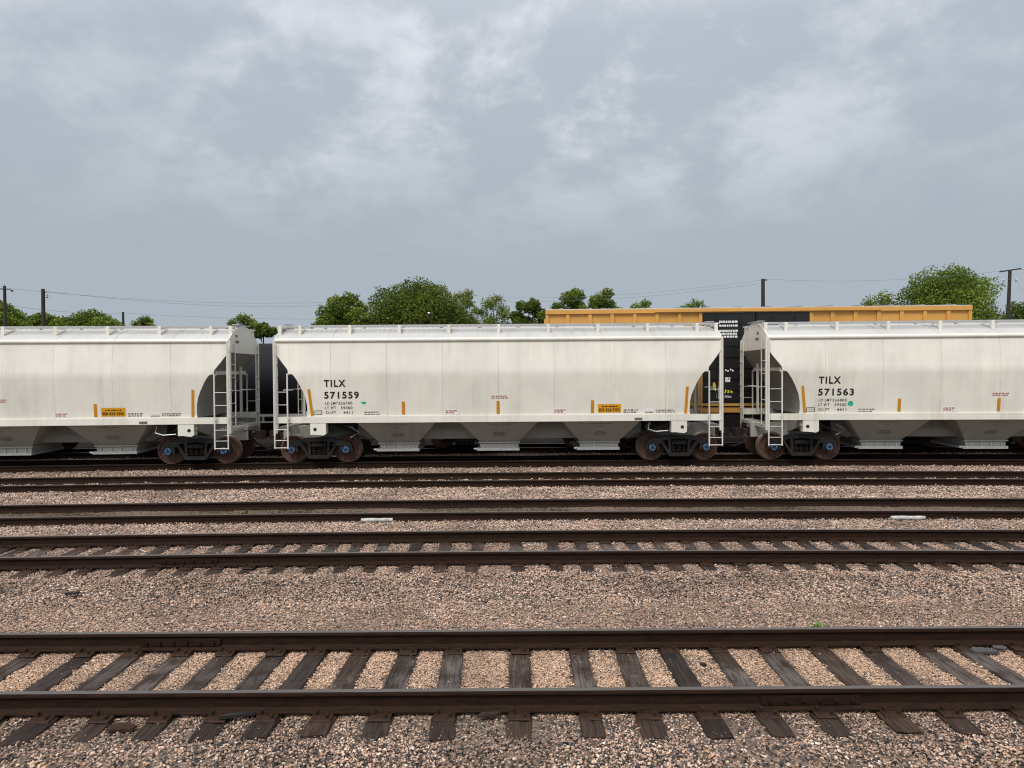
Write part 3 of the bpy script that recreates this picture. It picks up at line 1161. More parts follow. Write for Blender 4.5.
def make_hopper():
    car = empty('covered_hopper_car')
    pan = LN / 8
    for sgn in (-1, 1):
        for k in range(8):
            side_panel(X0 + k * pan, X0 + (k + 1) * pan, sgn, k == 0, k == 7).build('side_panel', M['white'], car, True)
        # side sill
        y0, y1 = sorted((sgn * (HW - .16), sgn * (HW + .045)))
        MB().box(X0, -X0, y0, y1, 1.375, 1.578).build('side_sill', M['white'], car)
        # top chord: rounded
        pts = []
        for k in range(9):
            a = -math.pi / 2 + math.pi * k / 8
            pts.append((sgn * (HW + .012 + .05 * math.cos(a)), 4.03 + .065 * math.sin(a)))
        pts += [(sgn * (HW - .06), 4.09), (sgn * (HW - .06), 3.97)]
        MB().prism(pts, 'x', X0, -X0).build('top_chord', M['white'], car, True)
        # running board with grating bars and brackets
        mb = MB()
        ya, yb = sorted((sgn * .62, sgn * 1.20))
        mb.box(X0 - .06, -X0 + .06, ya, ya + .02, 4.50, 4.545)
        mb.box(X0 - .06, -X0 + .06, yb - .02, yb, 4.50, 4.545)
        for q in (.16, .28, .40):
            mb.box(X0 - .06, -X0 + .06, ya + q, ya + q + .022, 4.505, 4.54)
        n = int(LN / .16)
        for k in range(n + 1):
            xx = X0 - .04 + (LN + .08) * k / n
            mb.box(xx - .008, xx + .008, ya + .02, yb - .02, 4.508, 4.536)
        mb.build('running_board', M['galv'], car)
        bx = [X0 + .05] + [X0 + .70 + k * 1.622 for k in range(9)] + [-X0 - .05]
        for xx in bx:
            mb = MB()
            yo = sgn * 1.20
            zr = roof_z(yo)
            a, b_ = sorted((yo, yo + sgn * .012))
            mb.box(xx - .05, xx + .05, a, b_, zr - .03, 4.535)
            a, b_ = sorted((yo, sgn * .62))
            mb.box(xx - .03, xx + .03, a, b_, 4.455, 4.498)
            a, b_ = sorted((yo, yo - sgn * .10))
            mb.prism([(yo, zr - .02), (yo, 4.45), (yo - sgn * .12, 4.45)], 'x', xx - .05, xx - .038)
            mb.build('running_board_bracket', M['white'], car)
    # roof
    mb = MB()
    nn = 20
    nxr = 9
    for k in range(nn + 1):
        y = -HW + 2 * HW * k / nn
        for j in range(nxr):
            mb.v.append((X0 + LN * j / (nxr - 1), y, roof_z(y)))
    for k in range(nn):
        for j in range(nxr - 1):
            mb.f.append((k * nxr + j, k * nxr + j + 1, (k + 1) * nxr + j + 1, (k + 1) * nxr + j))
            mb.m.append(0)
    roof = mb.build('roof', M['white_roof'], car, True)
    for k in range(1, 8):
        mb = MB()
        xx = X0 + k * pan
        pts = [(y, roof_z(y) + .010) for y in np.linspace(-HW + .04, HW - .04, 17)] + [(y, roof_z(y) - .01) for y in np.linspace(HW - .04, -HW + .04, 17)]
        mb.prism(pts, 'x', xx - .02, xx + .02)
        mb.build('roof_seam', M['white_roof'], roof)
    # trough hatch
    hm = MB()
    hm.prism([(-.30, 4.42), (.30, 4.42), (.28, 4.54), (.15, 4.575), (-.15, 4.575), (-.28, 4.54)], 'x', X0 + .9, -X0 - .9)
    h = hm.build('roof_hatch', M['white_roof'], car)
    for k in range(10):
        xx = X0 + 1.3 + k * (LN - 2.6) / 9
        mb = MB()
        mb.box(xx - .035, xx + .035, -.36, .36, 4.50, 4.59)
        mb.build('hatch_clamp', M['galv'], h)
    # ends: bulkhead + slope sheets, shaped like the cut in the side
    for d in (1, -1):
        xe = d * X0
        ysn = np.linspace(-HW, HW, 17)
        poly = [(y, roof_z(y) + .02 + .07 * (1 - (abs(y) / HW) ** 2)) for y in ysn] + [(HW, 3.66), (-HW, 3.66)]
        MB().prism(poly, 'x', xe - .01, xe + .015).build('end_bulkhead', M['white'], car)
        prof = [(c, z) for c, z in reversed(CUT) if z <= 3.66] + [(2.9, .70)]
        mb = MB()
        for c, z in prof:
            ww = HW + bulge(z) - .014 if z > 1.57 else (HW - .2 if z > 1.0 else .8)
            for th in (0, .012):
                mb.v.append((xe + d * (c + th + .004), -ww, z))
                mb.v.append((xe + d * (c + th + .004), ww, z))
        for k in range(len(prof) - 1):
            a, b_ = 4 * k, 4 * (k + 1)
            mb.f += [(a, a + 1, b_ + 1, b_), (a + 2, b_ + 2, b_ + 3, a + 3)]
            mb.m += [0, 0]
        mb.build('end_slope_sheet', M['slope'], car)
        a, b_ = sorted((xe + d * .40, xe + d * .47))
        MB().box(a, b_, -HW + .02, HW - .02, 2.95, 3.06).build('cross_beam', M['white'], car)
        end_gear(car, xe, d)
    # centre sill hood
    MB().prism([(-.50, .74), (.50, .74), (.50, 1.0), (.42, 1.40), (-.42, 1.40), (-.50, 1.0)], 'x', X0 + 2.4, -X0 - 2.4).build('center_sill', M['white_under'], car)
    # hopper bays
    for k in (-1, 0, 1):
        cx = k * 3.32
        mb = MB()
        tw, th_, bw, bh = 1.30, HW - .035, .64, .86
        v = [(cx - tw, -th_, 1.40), (cx + tw, -th_, 1.40), (cx + tw, th_, 1.40), (cx - tw, th_, 1.40), (cx - bw, -bh, .66), (cx + bw, -bh, .66), (cx + bw, bh, .66), (cx - bw, bh, .66)]
        mb.add(v, [(0, 1, 5, 4), (1, 2, 6, 5), (2, 3, 7, 6), (3, 0, 4, 7), (4, 5, 6, 7), (0, 3, 2, 1)])
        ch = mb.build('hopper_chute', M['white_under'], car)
        mb = MB()
        mb.box(cx - bw - .05, cx + bw + .05, -bh - .05, bh + .05, .62, .665)
        mb.prism([(cx - bw - .01, .62), (cx + bw + .01, .62), (cx + bw - .02, .47), (cx - bw + .02, .47)], 'y', -bh - .01, bh + .01)
        gt = mb.build('gate_frame', M['white_under'], ch)
        mb = MB()
        mb.box(cx - bw - .10, cx + bw + .03, -bh - .08, bh + .08, .375, .465)
        for s in (-1, 1):
            mb.tube([(cx - bw - .20, s * (bh + .02), .43), (cx - bw, s * (bh + .02), .43)], .035, 8)
            for q in range(4):
                xx = cx - bw + .16 + q * .32
                mb.box(xx - .012, xx + .012, s * (bh + .035) - .025, s * (bh + .035) + .025, .465, .60)
        mb.build('discharge_gate', M['galv'], ch)
        # stencil on both chute faces
        for s in (-1, 1):
            mb = MB()

            def face(px_, z):
                f = (1.40 - z) / .74
                return (cx + px_, s * (th_ + (bh - th_) * f + .008), z + .006)
            ring = []
            for a in range(20):
                t = 2 * math.pi * a / 20
                ring.append((math.cos(t), math.sin(t)))
            for a in range(20):
                (c1, s1), (c2, s2) = ring[a], ring[(a + 1) % 20]
                mb.add([face(.22 * c1, .93 + .075 * s1), face(.22 * c2, .93 + .075 * s2), face(.195 * c2, .93 + .055 * s2), face(.195 * c1, .93 + .055 * s1)], [(0, 1, 2, 3)])
            for q in range(5):
                px_ = -.13 + q * .06
                mb.add([face(px_, .90), face(px_ + .04, .90), face(px_ + .04, .96), face(px_, .96)], [(0, 1, 2, 3)])
            for px_, z, w in ((-.35, 1.27, .16), (-.17, 1.27, .22), (.07, 1.27, .14), (.23, 1.27, .10), (-.05, 1.18, .10)):
                mb.add([face(px_, z), face(px_ + w, z), face(px_ + w, z + .02), face(px_, z + .02)], [(0, 1, 2, 3)])
            mb.build('chute_stencil', M['ink_soft'], ch)
    # air line / brake pipe along the side
    MB().tube([(X0 + 2.3, -1.15, 1.22), (X0 + 2.6, -1.15, 1.02), (X0 + 2.3, -1.15, .86)], .02, 6).build('brake_pipe', M['galv'], car)
    MB().tube([(-X0 - 2.3, -HW + .05, 1.33), (-X0 - 2.35, -HW + .05, 1.10), (-X0 - 2.1, -HW + .05, 1.02), (-X0 - 1.7, -HW + .05, 1.05)], .02, 6).build('brake_pipe', M['galv'], car)
    add_truck(car, X0 + 1.24)
    add_truck(car, -X0 - 1.24)
    return car


hop = make_hopper()
HOP_GROUP = 'white covered hopper cars coupled in a row'
TI = 4


def place_car(o, xc, ti, half):
    xa, xb = xc - half, xc + half
    ya, yb = ty(ti, xa), ty(ti, xb)
    o.location = (xc, (ya + yb) / 2, TR[ti][2])
    o.rotation_euler = (0, 0, math.atan2(yb - ya, xb - xa))


hops = [hop, copy_tree(hop), copy_tree(hop)]
HX = [-0.46 - 15.89, -0.44, -0.46 + 15.93]
for o, xc in zip(hops, HX):
    place_car(o, xc, TI, 5.9)
tag(hops[0], 'white covered hopper car cut off by the left edge of the photo', 'hopper car', HOP_GROUP)
tag(hops[1], 'white covered hopper car in the middle lettered TILX 571559', 'hopper car', HOP_GROUP)
tag(hops[2], 'white covered hopper car on the right lettered TILX 571563', 'hopper car', HOP_GROUP)


# lettering and decals on the near side (local y negative)
def side_pt(u, z, off=.007):
    return (X0 + u, -(HW + bulge(z) + off), z)


def decal(u0, u1, z0, z1, name, m, car, off=.007, shear=0.0):
    mb = MB()
    n = 6
    for k in range(n + 1):
        z = z0 + (z1 - z0) * k / n
        sh = shear * (1 - k / n)
        mb.v += [side_pt(u0 + sh, z, off), side_pt(u1 + sh, z, off)]
    for k in range(n):
        mb.f.append((2 * k, 2 * k + 1, 2 * k + 3, 2 * k + 2))
        mb.m.append(0)
    return mb.build(name, m, car)


def text_verts(txt, u0, u1, z0, z1, bold=.012, space=1.1):
    cu = bpy.data.curves.new('txt', 'FONT')
    cu.body = txt
    cu.size = 1.0
    cu.space_character = space
    cu.offset = bold
    cu.resolution_u = 3
    o = bpy.data.objects.new('txt', cu)
    COL.objects.link(o)
    dg = bpy.context.evaluated_depsgraph_get()
    me = bpy.data.meshes.new_from_object(o.evaluated_get(dg))
    bpy.data.objects.remove(o)
    v = np.array([p.co[:] for p in me.vertices])
    f = [tuple(p.vertices) for p in me.polygons]
    bpy.data.meshes.remove(me)
    mn, mx = v.min(0), v.max(0)
    u = u0 + (v[:, 0] - mn[0]) / (mx[0] - mn[0]) * (u1 - u0)
    z = z0 + (v[:, 1] - mn[1]) / (mx[1] - mn[1]) * (z1 - z0)
    return u, z, f


def text(txt, u0, u1, z0, z1, name, m, car, bold=.012, off=.008, space=1.1):
    u, z, f = text_verts(txt, u0, u1, z0, z1, bold, space)
    mb = MB()
    mb.add([side_pt(a, b_, off) for a, b_ in zip(u, z)], f)
    return mb.build(name, m, car)


def tiny_rows(u0, u1, rows, h, name, m, car, seed, off=.008):
    r = random.Random(seed)
    mb = MB()
    for z in rows:
        u = u0
        while u < u1:
            w = r.uniform(.03, .10)
            if u + w > u1 + .03:
                break
            mb.add([side_pt(u, z, off), side_pt(u + w, z, off), side_pt(u + w, z + h, off), side_pt(u, z + h, off)], [(0, 1, 2, 3)])
            u += w + r.uniform(.012, .04)
    return mb.build(name, m, car)


def letter_car(car, number, lim, lt, dot, seed):
    st = M['orange']
    decal(1.04, 1.13, 1.60, 2.47, 'reflective_strip', st, car, shear=.09)
    for u in (4.06, 7.11, 10.15):
        decal(u, u + .10, 1.63, 2.05, 'reflective_strip', st, car)
    decal(13.20, 13.29, 1.60, 2.47, 'reflective_strip', st, car, shear=-.04)
    if number:
      text('TILX', 1.58, 2.27, 2.535, 2.765, 'lettering', M['ink'], car, .03, space=1.25)
      text(number, 1.575, 2.69, 2.155, 2.385, 'lettering', M['ink'], car, .028, space=1.2)
      for z, a, b_ in ((1.97, 'LD LMT', lim), (1.82, 'LT WT', lt), (1.665, 'CU FT', '4411')):
        text(a, 1.60, 1.60 + .068 * len(a), z, z + .085, 'lettering', M['ink'], car, .006, space=1.15)
        text(b_, 2.47 - .074 * len(b_), 2.47, z, z + .085, 'lettering', M['ink'], car, .006, space=1.15)
    # outlined data box
    mb = MB()
    a, b_, c, d = 1.22, 1.49, 1.64, 1.78
    for p in ((a, b_, c, c + .018), (a, b_, d - .018, d), (a, a + .018, c, d), (b_ - .018, b_, c, d), (a, b_, c + .06, c + .07)):
        mb.add([side_pt(p[0], p[2]), side_pt(p[1], p[2]), side_pt(p[1], p[3]), side_pt(p[0], p[3])], [(0, 1, 2, 3)])
    mb.build('data_box', M['ink_soft'], car)
    # green sticker
    n = 18
    u, z = dot[0], dot[1]
    a0, a1 = (math.pi, 2 * math.pi) if dot[2] else (0, 2 * math.pi)
    MB().add([side_pt(u + .085 * math.cos(a0 + (a1 - a0) * k / n), z + .085 * math.sin(a0 + (a1 - a0) * k / n)) for k in range(n)], [tuple(range(n))]).build('green_sticker', M['green_dot'], car)
    # emergency placard
    p = decal(10.37, 11.12, 1.645, 1.925, 'placard', M['placard'], car)
    text('800-424-9300', 10.41, 11.07, 1.68, 1.79, 'placard_text', M['ink'], p, .02, .012)
    tiny_rows(10.50, 11.00, (1.83,), .035, 'placard_rows', M['ink'], p, seed + 9, .012)
    for u in (5.42, 8.92):
        p = decal(u, u + .46, 1.63, 1.80, 'warning_sticker', M['sticker'], car)
        tiny_rows(u + .05, u + .40, (1.665, 1.725), .035, 'sticker_text', M['ink_red'], p, seed + int(u), .012)
    tiny_rows(11.20, 11.65, (1.64, 1.71), .035, 'stencil_rows', M['ink_soft'], car, seed + 1)
    p = decal(11.93, 12.18, 1.69, 1.79, 'white_sticker', M['sticker'], car)
    tiny_rows(11.90, 12.20, (1.63,), .03, 'stencil_rows', M['ink_soft'], car, seed + 2)
    tiny_rows(12.25, 12.85, (1.64, 1.70), .03, 'stencil_rows', M['ink_soft'], car, seed + 3)
    tiny_rows(2.85, 3.35, (1.63, 1.70), .03, 'stencil_rows', M['ink_soft'], car, seed + 4)
    tiny_rows(6.95, 7.50, (2.13, 2.19), .03, 'red_stencil_rows', M['ink_red'], car, seed + 5)
    # small grey plate on the sill
    mb = MB().box(X0 + 11.55, X0 + 11.80, -(HW + .052), -(HW + .045), 1.40, 1.48)
    mb.build('sill_plate', M['ink_soft'], car)
    # initials on the end bulkhead
    for d in (1, -1):
        mb = MB()
        xe = d * X0 - d * .018
        for z, ln in ((4.18, .22), (3.99, .34)):
            k = 0
            while k * .075 < ln:
                yy = (-.62 if d > 0 else -.9) + k * .075
                mb.box(min(xe, xe - d * .003), max(xe, xe - d * .003), yy, yy + .055, z, z + .085)
                k += 1
        mb.build('end_lettering', M['ink_soft'], car)


letter_car(hops[0], None, '226700', '59300', (2.93, 2.02, False), 5)
letter_car(hops[1], '571559', '226700', '59300', (2.84, 2.06, True), 25)
letter_car(hops[2], '571563', '226800', '59200', (2.60, 1.90, False), 45)

# ------------------------------------------------------------------ yellow boxcar
BL, BH0, BH1, BW = 15.9, 1.40, 5.36, 1.52


def make_boxcar():
    car = empty('boxcar')
    tag(car, 'yellow boxcar with black double doors and graffiti behind the hopper cars', 'boxcar')
    x0 = -BL / 2
    Y_ = M['yellow']
    d0, d1 = -2.0, 2.0
    for s in (-1, 1):
        def yb(a, b_):
            return sorted((s * a, s * b_))
        for xa, xb in ((x0, d0), (d1, -x0)):
            a, b_ = yb(BW - .06, BW - .045)
            MB().box(xa, xb, a, b_, BH0 + .2, BH1 - .16).build('side_sheet', Y_, car)
            n = 7
            for k in range(n + 1):
                xx = xa + (xb - xa) * k / n
                w = .07 if 0 < k < n else .06
                xx = min(max(xx, xa + w), xb - w)
                a, b_ = yb(BW - .045, BW + .02)
                MB().box(xx - w, xx + w, a, b_, BH0 + .2, BH1 - .16).build('side_post', Y_, car)
        a, b_ = yb(BW - .06, BW + .05)
        MB().box(x0, -x0, a, b_, BH1 - .16, BH1).build('top_chord', Y_, car)
        a, b_ = yb(BW - .06, BW + .10)
        MB().box(d0 - 1.8, d1 + 2.6, a, b_, BH1 - .13, BH1 - .07).build('door_track', Y_, car)
        a, b_ = yb(BW - .06, BW + .04)
        MB().box(x0, -x0, a, b_, BH0, BH0 + .2).build('side_sill', Y_, car)
        a, b_ = yb(BW - .02, BW + .09)
        MB().box(d0 - .5, d1 + 1.6, a, b_, BH0 + .25, BH0 + .34).build('door_rail', Y_, car)
        # two black doors, each of ribbed panels with lock rods
        for (xa, xb) in ((d0, -.02), (.02, d1)):
            a, b_ = yb(BW - .02, BW + .03)
            dr = MB().box(xa, xb, a, b_, BH0 + .36, BH1 - .16).build('door', M['black_door'], car)
            a, b_ = yb(BW + .03, BW + .065)
            for k in range(8):
                z = BH0 + .42 + k * .42
                MB().box(xa + .06, xb - .06, a, b_, z, z + .33).build('door_panel', M['black_door'], dr)
            for q in (.28, .72):
                xx = xa + (xb - xa) * q
                MB().tube([(xx, s * (BW + .09), BH0 + .4), (xx, s * (BW + .09), BH1 - .3)], .025, 6).build('lock_rod', M['black_door'], dr)
    # ends
    for d in (-1, 1):
        xe = d * BL / 2
        a, b_ = sorted((xe, xe - d * .03))
        MB().box(a, b_, -BW + .06, BW - .06, BH0, BH1 - .02).build('end_wall', Y_, car)
        for k in range(6):
            z = BH0 + .35 + k * .62
            a, b_ = sorted((xe, xe + d * .06))
            MB().box(a, b_, -BW + .15, BW - .15, z, z + .18).build('end_rib', Y_, car)
        a, b_ = sorted((xe - d * 2.2, xe + d * .15))
        MB().box(a, b_, -.25, .25, .72, BH0 - .01).build('draft_sill', M['dark_steel'], car)
        c = link('coupler', COUPLER, car)
        c.location = (xe + d * .12, 0, 0)
        c.rotation_euler = (0, 0, 0 if d > 0 else math.pi)
        lo = MB().box(xe - d * .08 - .02, xe - d * .08 + .02, -BW - .10, -BW - .07, .6, 4.6).build('ladder', Y_, car)
        MB().box(xe - d * .52 - .02, xe - d * .52 + .02, -BW - .10, -BW - .07, .6, 4.6).build('stile', Y_, lo)
        for k in range(9):
            MB().tube([(xe - d * .08, -BW - .085, .7 + k * .44), (xe - d * .52, -BW - .085, .7 + k * .44)], .014, 6).build('rung', Y_, lo)
    # roof
    mb = MB()
    mb.prism([(-BW, BH1 + .002), (BW, BH1 + .002), (BW - .02, BH1 + .03), (0, BH1 + .12), (-BW + .02, BH1 + .03)], 'x', x0, -x0)
    rf = mb.build('roof', M['roof_grey'], car)
    for k in range(14):
        xx = x0 + .6 + k * (BL - 1.2) / 13
        MB().prism([(-BW + .04, BH1 + .03), (0, BH1 + .11), (BW - .04, BH1 + .03), (BW - .04, BH1 + .07), (0, BH1 + .16), (-BW + .04, BH1 + .07)], 'x', xx - .05, xx + .05).build('roof_rib', M['roof_grey'], rf)
    # floor and underframe
    MB().box(x0 + .05, -x0 - .05, -BW + .06, BW - .06, BH0 - .02, BH0 + .08).build('floor', M['dark_steel'], car)
    MB().box(x0 + 1.5, -x0 - 1.5, -.3, .3, .65, BH0 - .02).build('center_sill', M['dark_steel'], car)
    for s in (-1, 1):
        a, b_ = sorted((s * (BW - .1), s * (BW - .02)))
        MB().prism([(-4.2, BH0), (4.2, BH0), (3.2, .62), (-3.2, .62)], 'y', a, b_).build('fish_belly_sill', M['dark_steel'], car)
    # spray paint and markings, near side
    yy = -(BW - .045) - .005

    def patch(pts, m, y=yy, name='graffiti'):
        mb = MB()
        mb.add([(p, y, q) for p, q in pts], [tuple(range(len(pts)))])
        mb.build(name, m, car)
    yg = -(BW + .024)
    patch([(-2.95, 1.85), (-2.5, 1.80), (-2.38, 2.0), (-2.36, 2.40), (-2.5, 2.52), (-2.62, 2.44), (-2.85, 2.42), (-2.98, 2.1)], M['g_purple'], yg)
    patch([(-2.75, 2.46), (-2.45, 2.48), (-2.42, 2.70), (-2.52, 2.86), (-2.72, 2.74)], M['g_pink'], yg - .004)
    patch([(-3.0, 1.62), (-2.6, 1.62), (-2.55, 1.74), (-2.78, 1.92), (-3.02, 1.84)], M['g_lilac'], yg - .006)
    patch([(-2.55, 1.66), (-2.1, 1.70), (-2.14, 1.80), (-2.5, 1.78)], M['g_yellow'], -(BW + .10))
    yd = -(BW + .072)
    for pts, m in (([(-1.98, 2.30), (-1.86, 2.20), (-1.86, 2.42), (-1.92, 2.56), (-1.98, 2.52)], 'g_yellow'),
                   ([(-1.80, 2.47), (-1.69, 2.46), (-1.68, 2.56), (-1.79, 2.58)], 'g_red'),
                   ([(-1.84, 1.95), (-1.72, 1.90), (-1.70, 2.30), (-1.76, 2.42), (-1.82, 2.36)], 'g_white'),
                   ([(-1.52, 2.56), (-1.33, 2.56), (-1.33, 2.74), (-1.52, 2.74)], 'g_white'),
                   ([(-1.42, 2.66), (-1.36, 2.66), (-1.36, 2.72), (-1.42, 2.72)], 'g_red'),
                   ([(-1.55, 2.14), (-1.50, 2.14), (-1.46, 2.26), (-1.51, 2.28)], 'g_yellow'),
                   ([(-1.44, 2.14), (-1.38, 2.14), (-1.36, 2.24), (-1.42, 2.26)], 'g_yellow'),
                   ([(-1.33, 2.16), (-1.25, 2.14), (-1.24, 2.20), (-1.31, 2.24)], 'g_yellow'),
                   ([(-1.58, 1.98), (-1.30, 1.95), (-1.28, 2.02), (-1.5, 2.06)], 'g_lilac')):
        patch([(p + .36, q) for p, q in pts], M[m], yd - (.003 if m == 'g_red' else 0))
    r = random.Random(4)
    mb = MB()
    rows = [(4.80, .08), (4.66, .07), (4.46, .075), (4.35, .075), (4.24, .075)]
    for z, h in rows:
        mb = MB()
        u = -1.38
        while u < -.70:
            w = r.uniform(.04, .10)
            mb.add([(u, yd - .004, z), (u + w, yd - .004, z), (u + w, yd - .004, z + h), (u, yd - .004, z + h)], [(0, 1, 2, 3)])
            u += w + .025
        mb.build('door_stencil', M['sticker'], car)
    mb = MB()
    for u, z in ((-1.16, 2.98), (-1.08, 2.95), (-.98, 3.0), (-.90, 2.96)):
        mb.add([(u, yd - .004, z), (u + .055, yd - .004, z), (u + .055, yd - .004, z + .06), (u, yd - .004, z + .06)], [(0, 1, 2, 3)])
    mb.build('door_stencil', M['sticker'], car)
    add_truck(car, x0 + 2.0)
    add_truck(car, -x0 - 2.0)
    return car


box = make_boxcar()
place_car(box, 9.32, 5, 5.9)


# ------------------------------------------------------------------ black tank cars
def make_tank(length):
    car = empty('tank_car')
    rad, zc_ = 1.48, 2.72
    hl = length / 2
    prof = []
    for k in range(9):
        a = math.pi / 2 * k / 8
        prof.append((-hl + .75 - .75 * math.cos(a), max(.02, rad * math.sin(a))))
    prof += [(-x, r) for x, r in reversed(prof)]
    MB().lathe(prof, 'x', 40, (0, 0, zc_)).build('tank', M['tank'], car, True)
    for k in (-2.6, 0, 2.6):
        MB().lathe([(k - .06, rad + .012), (k + .06, rad + .012)], 'x', 40, (0, 0, zc_), 0, False).build('tank_band', M['tank'], car, True)
    MB().lathe([(-.1, .42), (.35, .42), (.36, .30), (.48, .28)], 'z', 20, (0, 0, zc_ + rad - .05)).build('manway', M['tank'], car, True)
    for s in (-1, 1):
        a, b_ = sorted((s * 1.35, s * 1.47))
        MB().box(-hl + .3, hl - .3, a, b_, 1.36, 1.45).build('side_rail', M['rail_white'], car)
        MB().box(-hl + .3, hl - .3, a, b_, 1.12, 1.17).build('side_rail', M['rail_white'], car)
        for k in range(9):
            xx = -hl + .4 + k * (length - .8) / 8
            MB().box(xx - .03, xx + .03, a, b_, 1.17, 1.36).build('rail_post', M['rail_white'], car)
    for d in (-1, 1):
        a, b_ = sorted((d * (hl - 3.4), d * (hl + .25)))
        MB().box(a, b_, -.3, .3, .74, 1.16).build('stub_sill', M['dark_steel'], car)
        a, b_ = sorted((d * (hl - 2.0), d * (hl - 1.5)))
        MB().prism([(-1.3, 1.0), (1.3, 1.0), (1.42, 2.2), (1.1, 1.75), (.6, 1.4), (-.6, 1.4), (-1.1, 1.75), (-1.42, 2.2)], 'x', a, b_).build('saddle', M['dark_steel'], car)
        c = link('coupler', COUPLER, car)
        c.location = (d * (hl + .2), 0, 0)
        c.rotation_euler = (0, 0, 0 if d > 0 else math.pi)
        add_truck(car, d * (hl - 1.75))
    MB().box(-2.2, 2.2, -.5, .5, .50, 1.22).build('bottom_outlet', M['dark_steel'], car)
    return car


tank = make_tank(15.2)
tank2 = copy_tree(tank)
place_car(tank, -7.75, 5, 5.5)
place_car(tank2, 26.4, 5, 5.5)
tank3 = copy_tree(tank)
place_car(tank3, -24.6, 5, 5.5)
tag(tank3, 'black tank car behind the left hopper car, seen only under it', 'tank car', 'black tank cars')
tag(tank, 'black tank car seen dark through the left gap between hopper cars', 'tank car', 'black tank cars')
tag(tank2, 'black tank car behind the right hopper car, beyond the yellow boxcar', 'tank car', 'black tank cars')


# ------------------------------------------------------------------ trees
def at_px(x, y, Y):
    """world point on depth plane Y seen at pixel x,y"""
    u, v = (x - 512) / 712.0, (y - 384) / 712.0
    c, s = math.cos(ROLL), math.sin(ROLL)
    u, v = c * u - s * v, s * u + c * v
    cp, sp_ = math.cos(PITCH), math.sin(PITCH)
    fw, dn = cp - v * sp_, sp_ + v * cp
    k = Y / fw
    return Vector((u * k, Y, CAM_H - dn * k))


def tree(label, x0, x1, ytop, Y, leaves, mkey, airy=0.0, seed=0, leaf=.23, lobes=11, squash=1.0):
    r = np.random.default_rng(seed + 100)
    cpt = at_px((x0 + x1) / 2, ytop, Y)
    wd = (x1 - x0) * Y / 712.0
    H = cpt.z + .28
    root = empty('tree', (cpt.x, Y, -.28))
    tag(root, label, 'tree', 'trees beyond the rail yard')
    semi = max(wd * .36, (331 - ytop) * Y / 712.0) * squash      # the crown is widest about where the railcars cut it off
    zc_ = H - semi
    ch = min(2.1 * semi, H * .9)
    cz0 = H - ch
    lob = []
    rx = wd * .535
    for k in range(lobes):
        t_ = (k + .5) / lobes
        zz = 1 - 1.55 * t_                                   # from the top down past the middle
        ring = math.sqrt(max(.02, 1 - zz * zz))
        a = k * 2.39996 + r.uniform(-.35, .35)
        lr = rx * r.uniform(.26, .40)
        lob.append(((rx - lr) * ring * math.cos(a) * r.uniform(.9, 1.08), (rx - lr) * ring * math.sin(a) * .8, zc_ + (semi - lr * .82) * zz * r.uniform(.93, 1.04), lr))
    lob.append((-rx * .68, 0, zc_ + semi * .05, rx * .32))
    lob.append((rx * .68, 0, zc_ + semi * .02, rx * .32))
    lob.append((0, 0, zc_ + semi * .1, rx * .55))
    wts = np.array([l[3] ** 2 for l in lob])
    wts /= wts.sum()
    idx = r.choice(len(lob), leaves, p=wts)
    lob = np.array(lob)
    dirs = r.normal(size=(leaves, 3))
    dirs /= np.linalg.norm(dirs, axis=1)[:, None]
    rad = r.uniform(0, 1, leaves) ** (.30 if airy < .5 else .6)
    bumpf = 1 + .22 * np.sin(dirs[:, 0] * 5 + idx * 1.3) * np.sin(dirs[:, 2] * 6 + idx * 2.1) + r.normal(0, .045 + .12 * airy, leaves)
    c = lob[idx, :3] + dirs * (rad * bumpf * lob[idx, 3])[:, None] * np.array([1, 1, .82])
    sz = leaf * r.uniform(.55, 1.35, leaves)
    nrm = dirs * .8 + r.normal(0, .75, (leaves, 3)) + np.array([0, 0, .35])
    nrm /= np.linalg.norm(nrm, axis=1)[:, None]
    ax = np.cross(nrm, r.normal(size=(leaves, 3)))
    ax /= np.linalg.norm(ax, axis=1)[:, None]
    bx = np.cross(nrm, ax)
    V = np.empty((leaves, 4, 3))
    V[:, 0] = c + ax * sz[:, None] * .62
    V[:, 1] = c + bx * sz[:, None] * .38
    V[:, 2] = c - ax * sz[:, None] * .62
    V[:, 3] = c - bx * sz[:, None] * .38
    me = bpy.data.meshes.new('crown')
    me.from_pydata(V.reshape(-1, 3).tolist(), [], np.arange(leaves * 4).reshape(-1, 4).tolist())
    me.materials.append(M[mkey])
    a = me.attributes.new('lrand', 'FLOAT', 'FACE')
    lr_ = np.clip(r.normal(.45, .2, leaves) + .20 * np.sin(idx * 2.7), 0, 1)
    a.data.foreach_set('value', lr_.astype(np.float32))
    link('crown', me, root)
    tk = MB()
    tr = max(.10, wd * .028)
    tk.tube([(0, 0, -.1), (r.uniform(-.1, .1), 0, cz0 * .6), (r.uniform(-.2, .2), r.uniform(-.2, .2), cz0 + ch * .3), (0, 0, H - wd * .2)], tr, 8, 0, [tr * 1.3, tr, tr * .7, tr * .15])
    for k in range(7):
        l = lob[k % len(lob)]
        z0 = cz0 + ch * r.uniform(-.05, .35)
        tk.tube([(0, 0, z0), (l[0] * .5, l[1] * .5, (z0 + l[2]) / 2 + .2), (l[0], l[1], l[2])], tr, 5, 0, [tr * .5, tr * .3, tr * .08])
    tk.build('trunk', M['bark'], root, True)
    return root


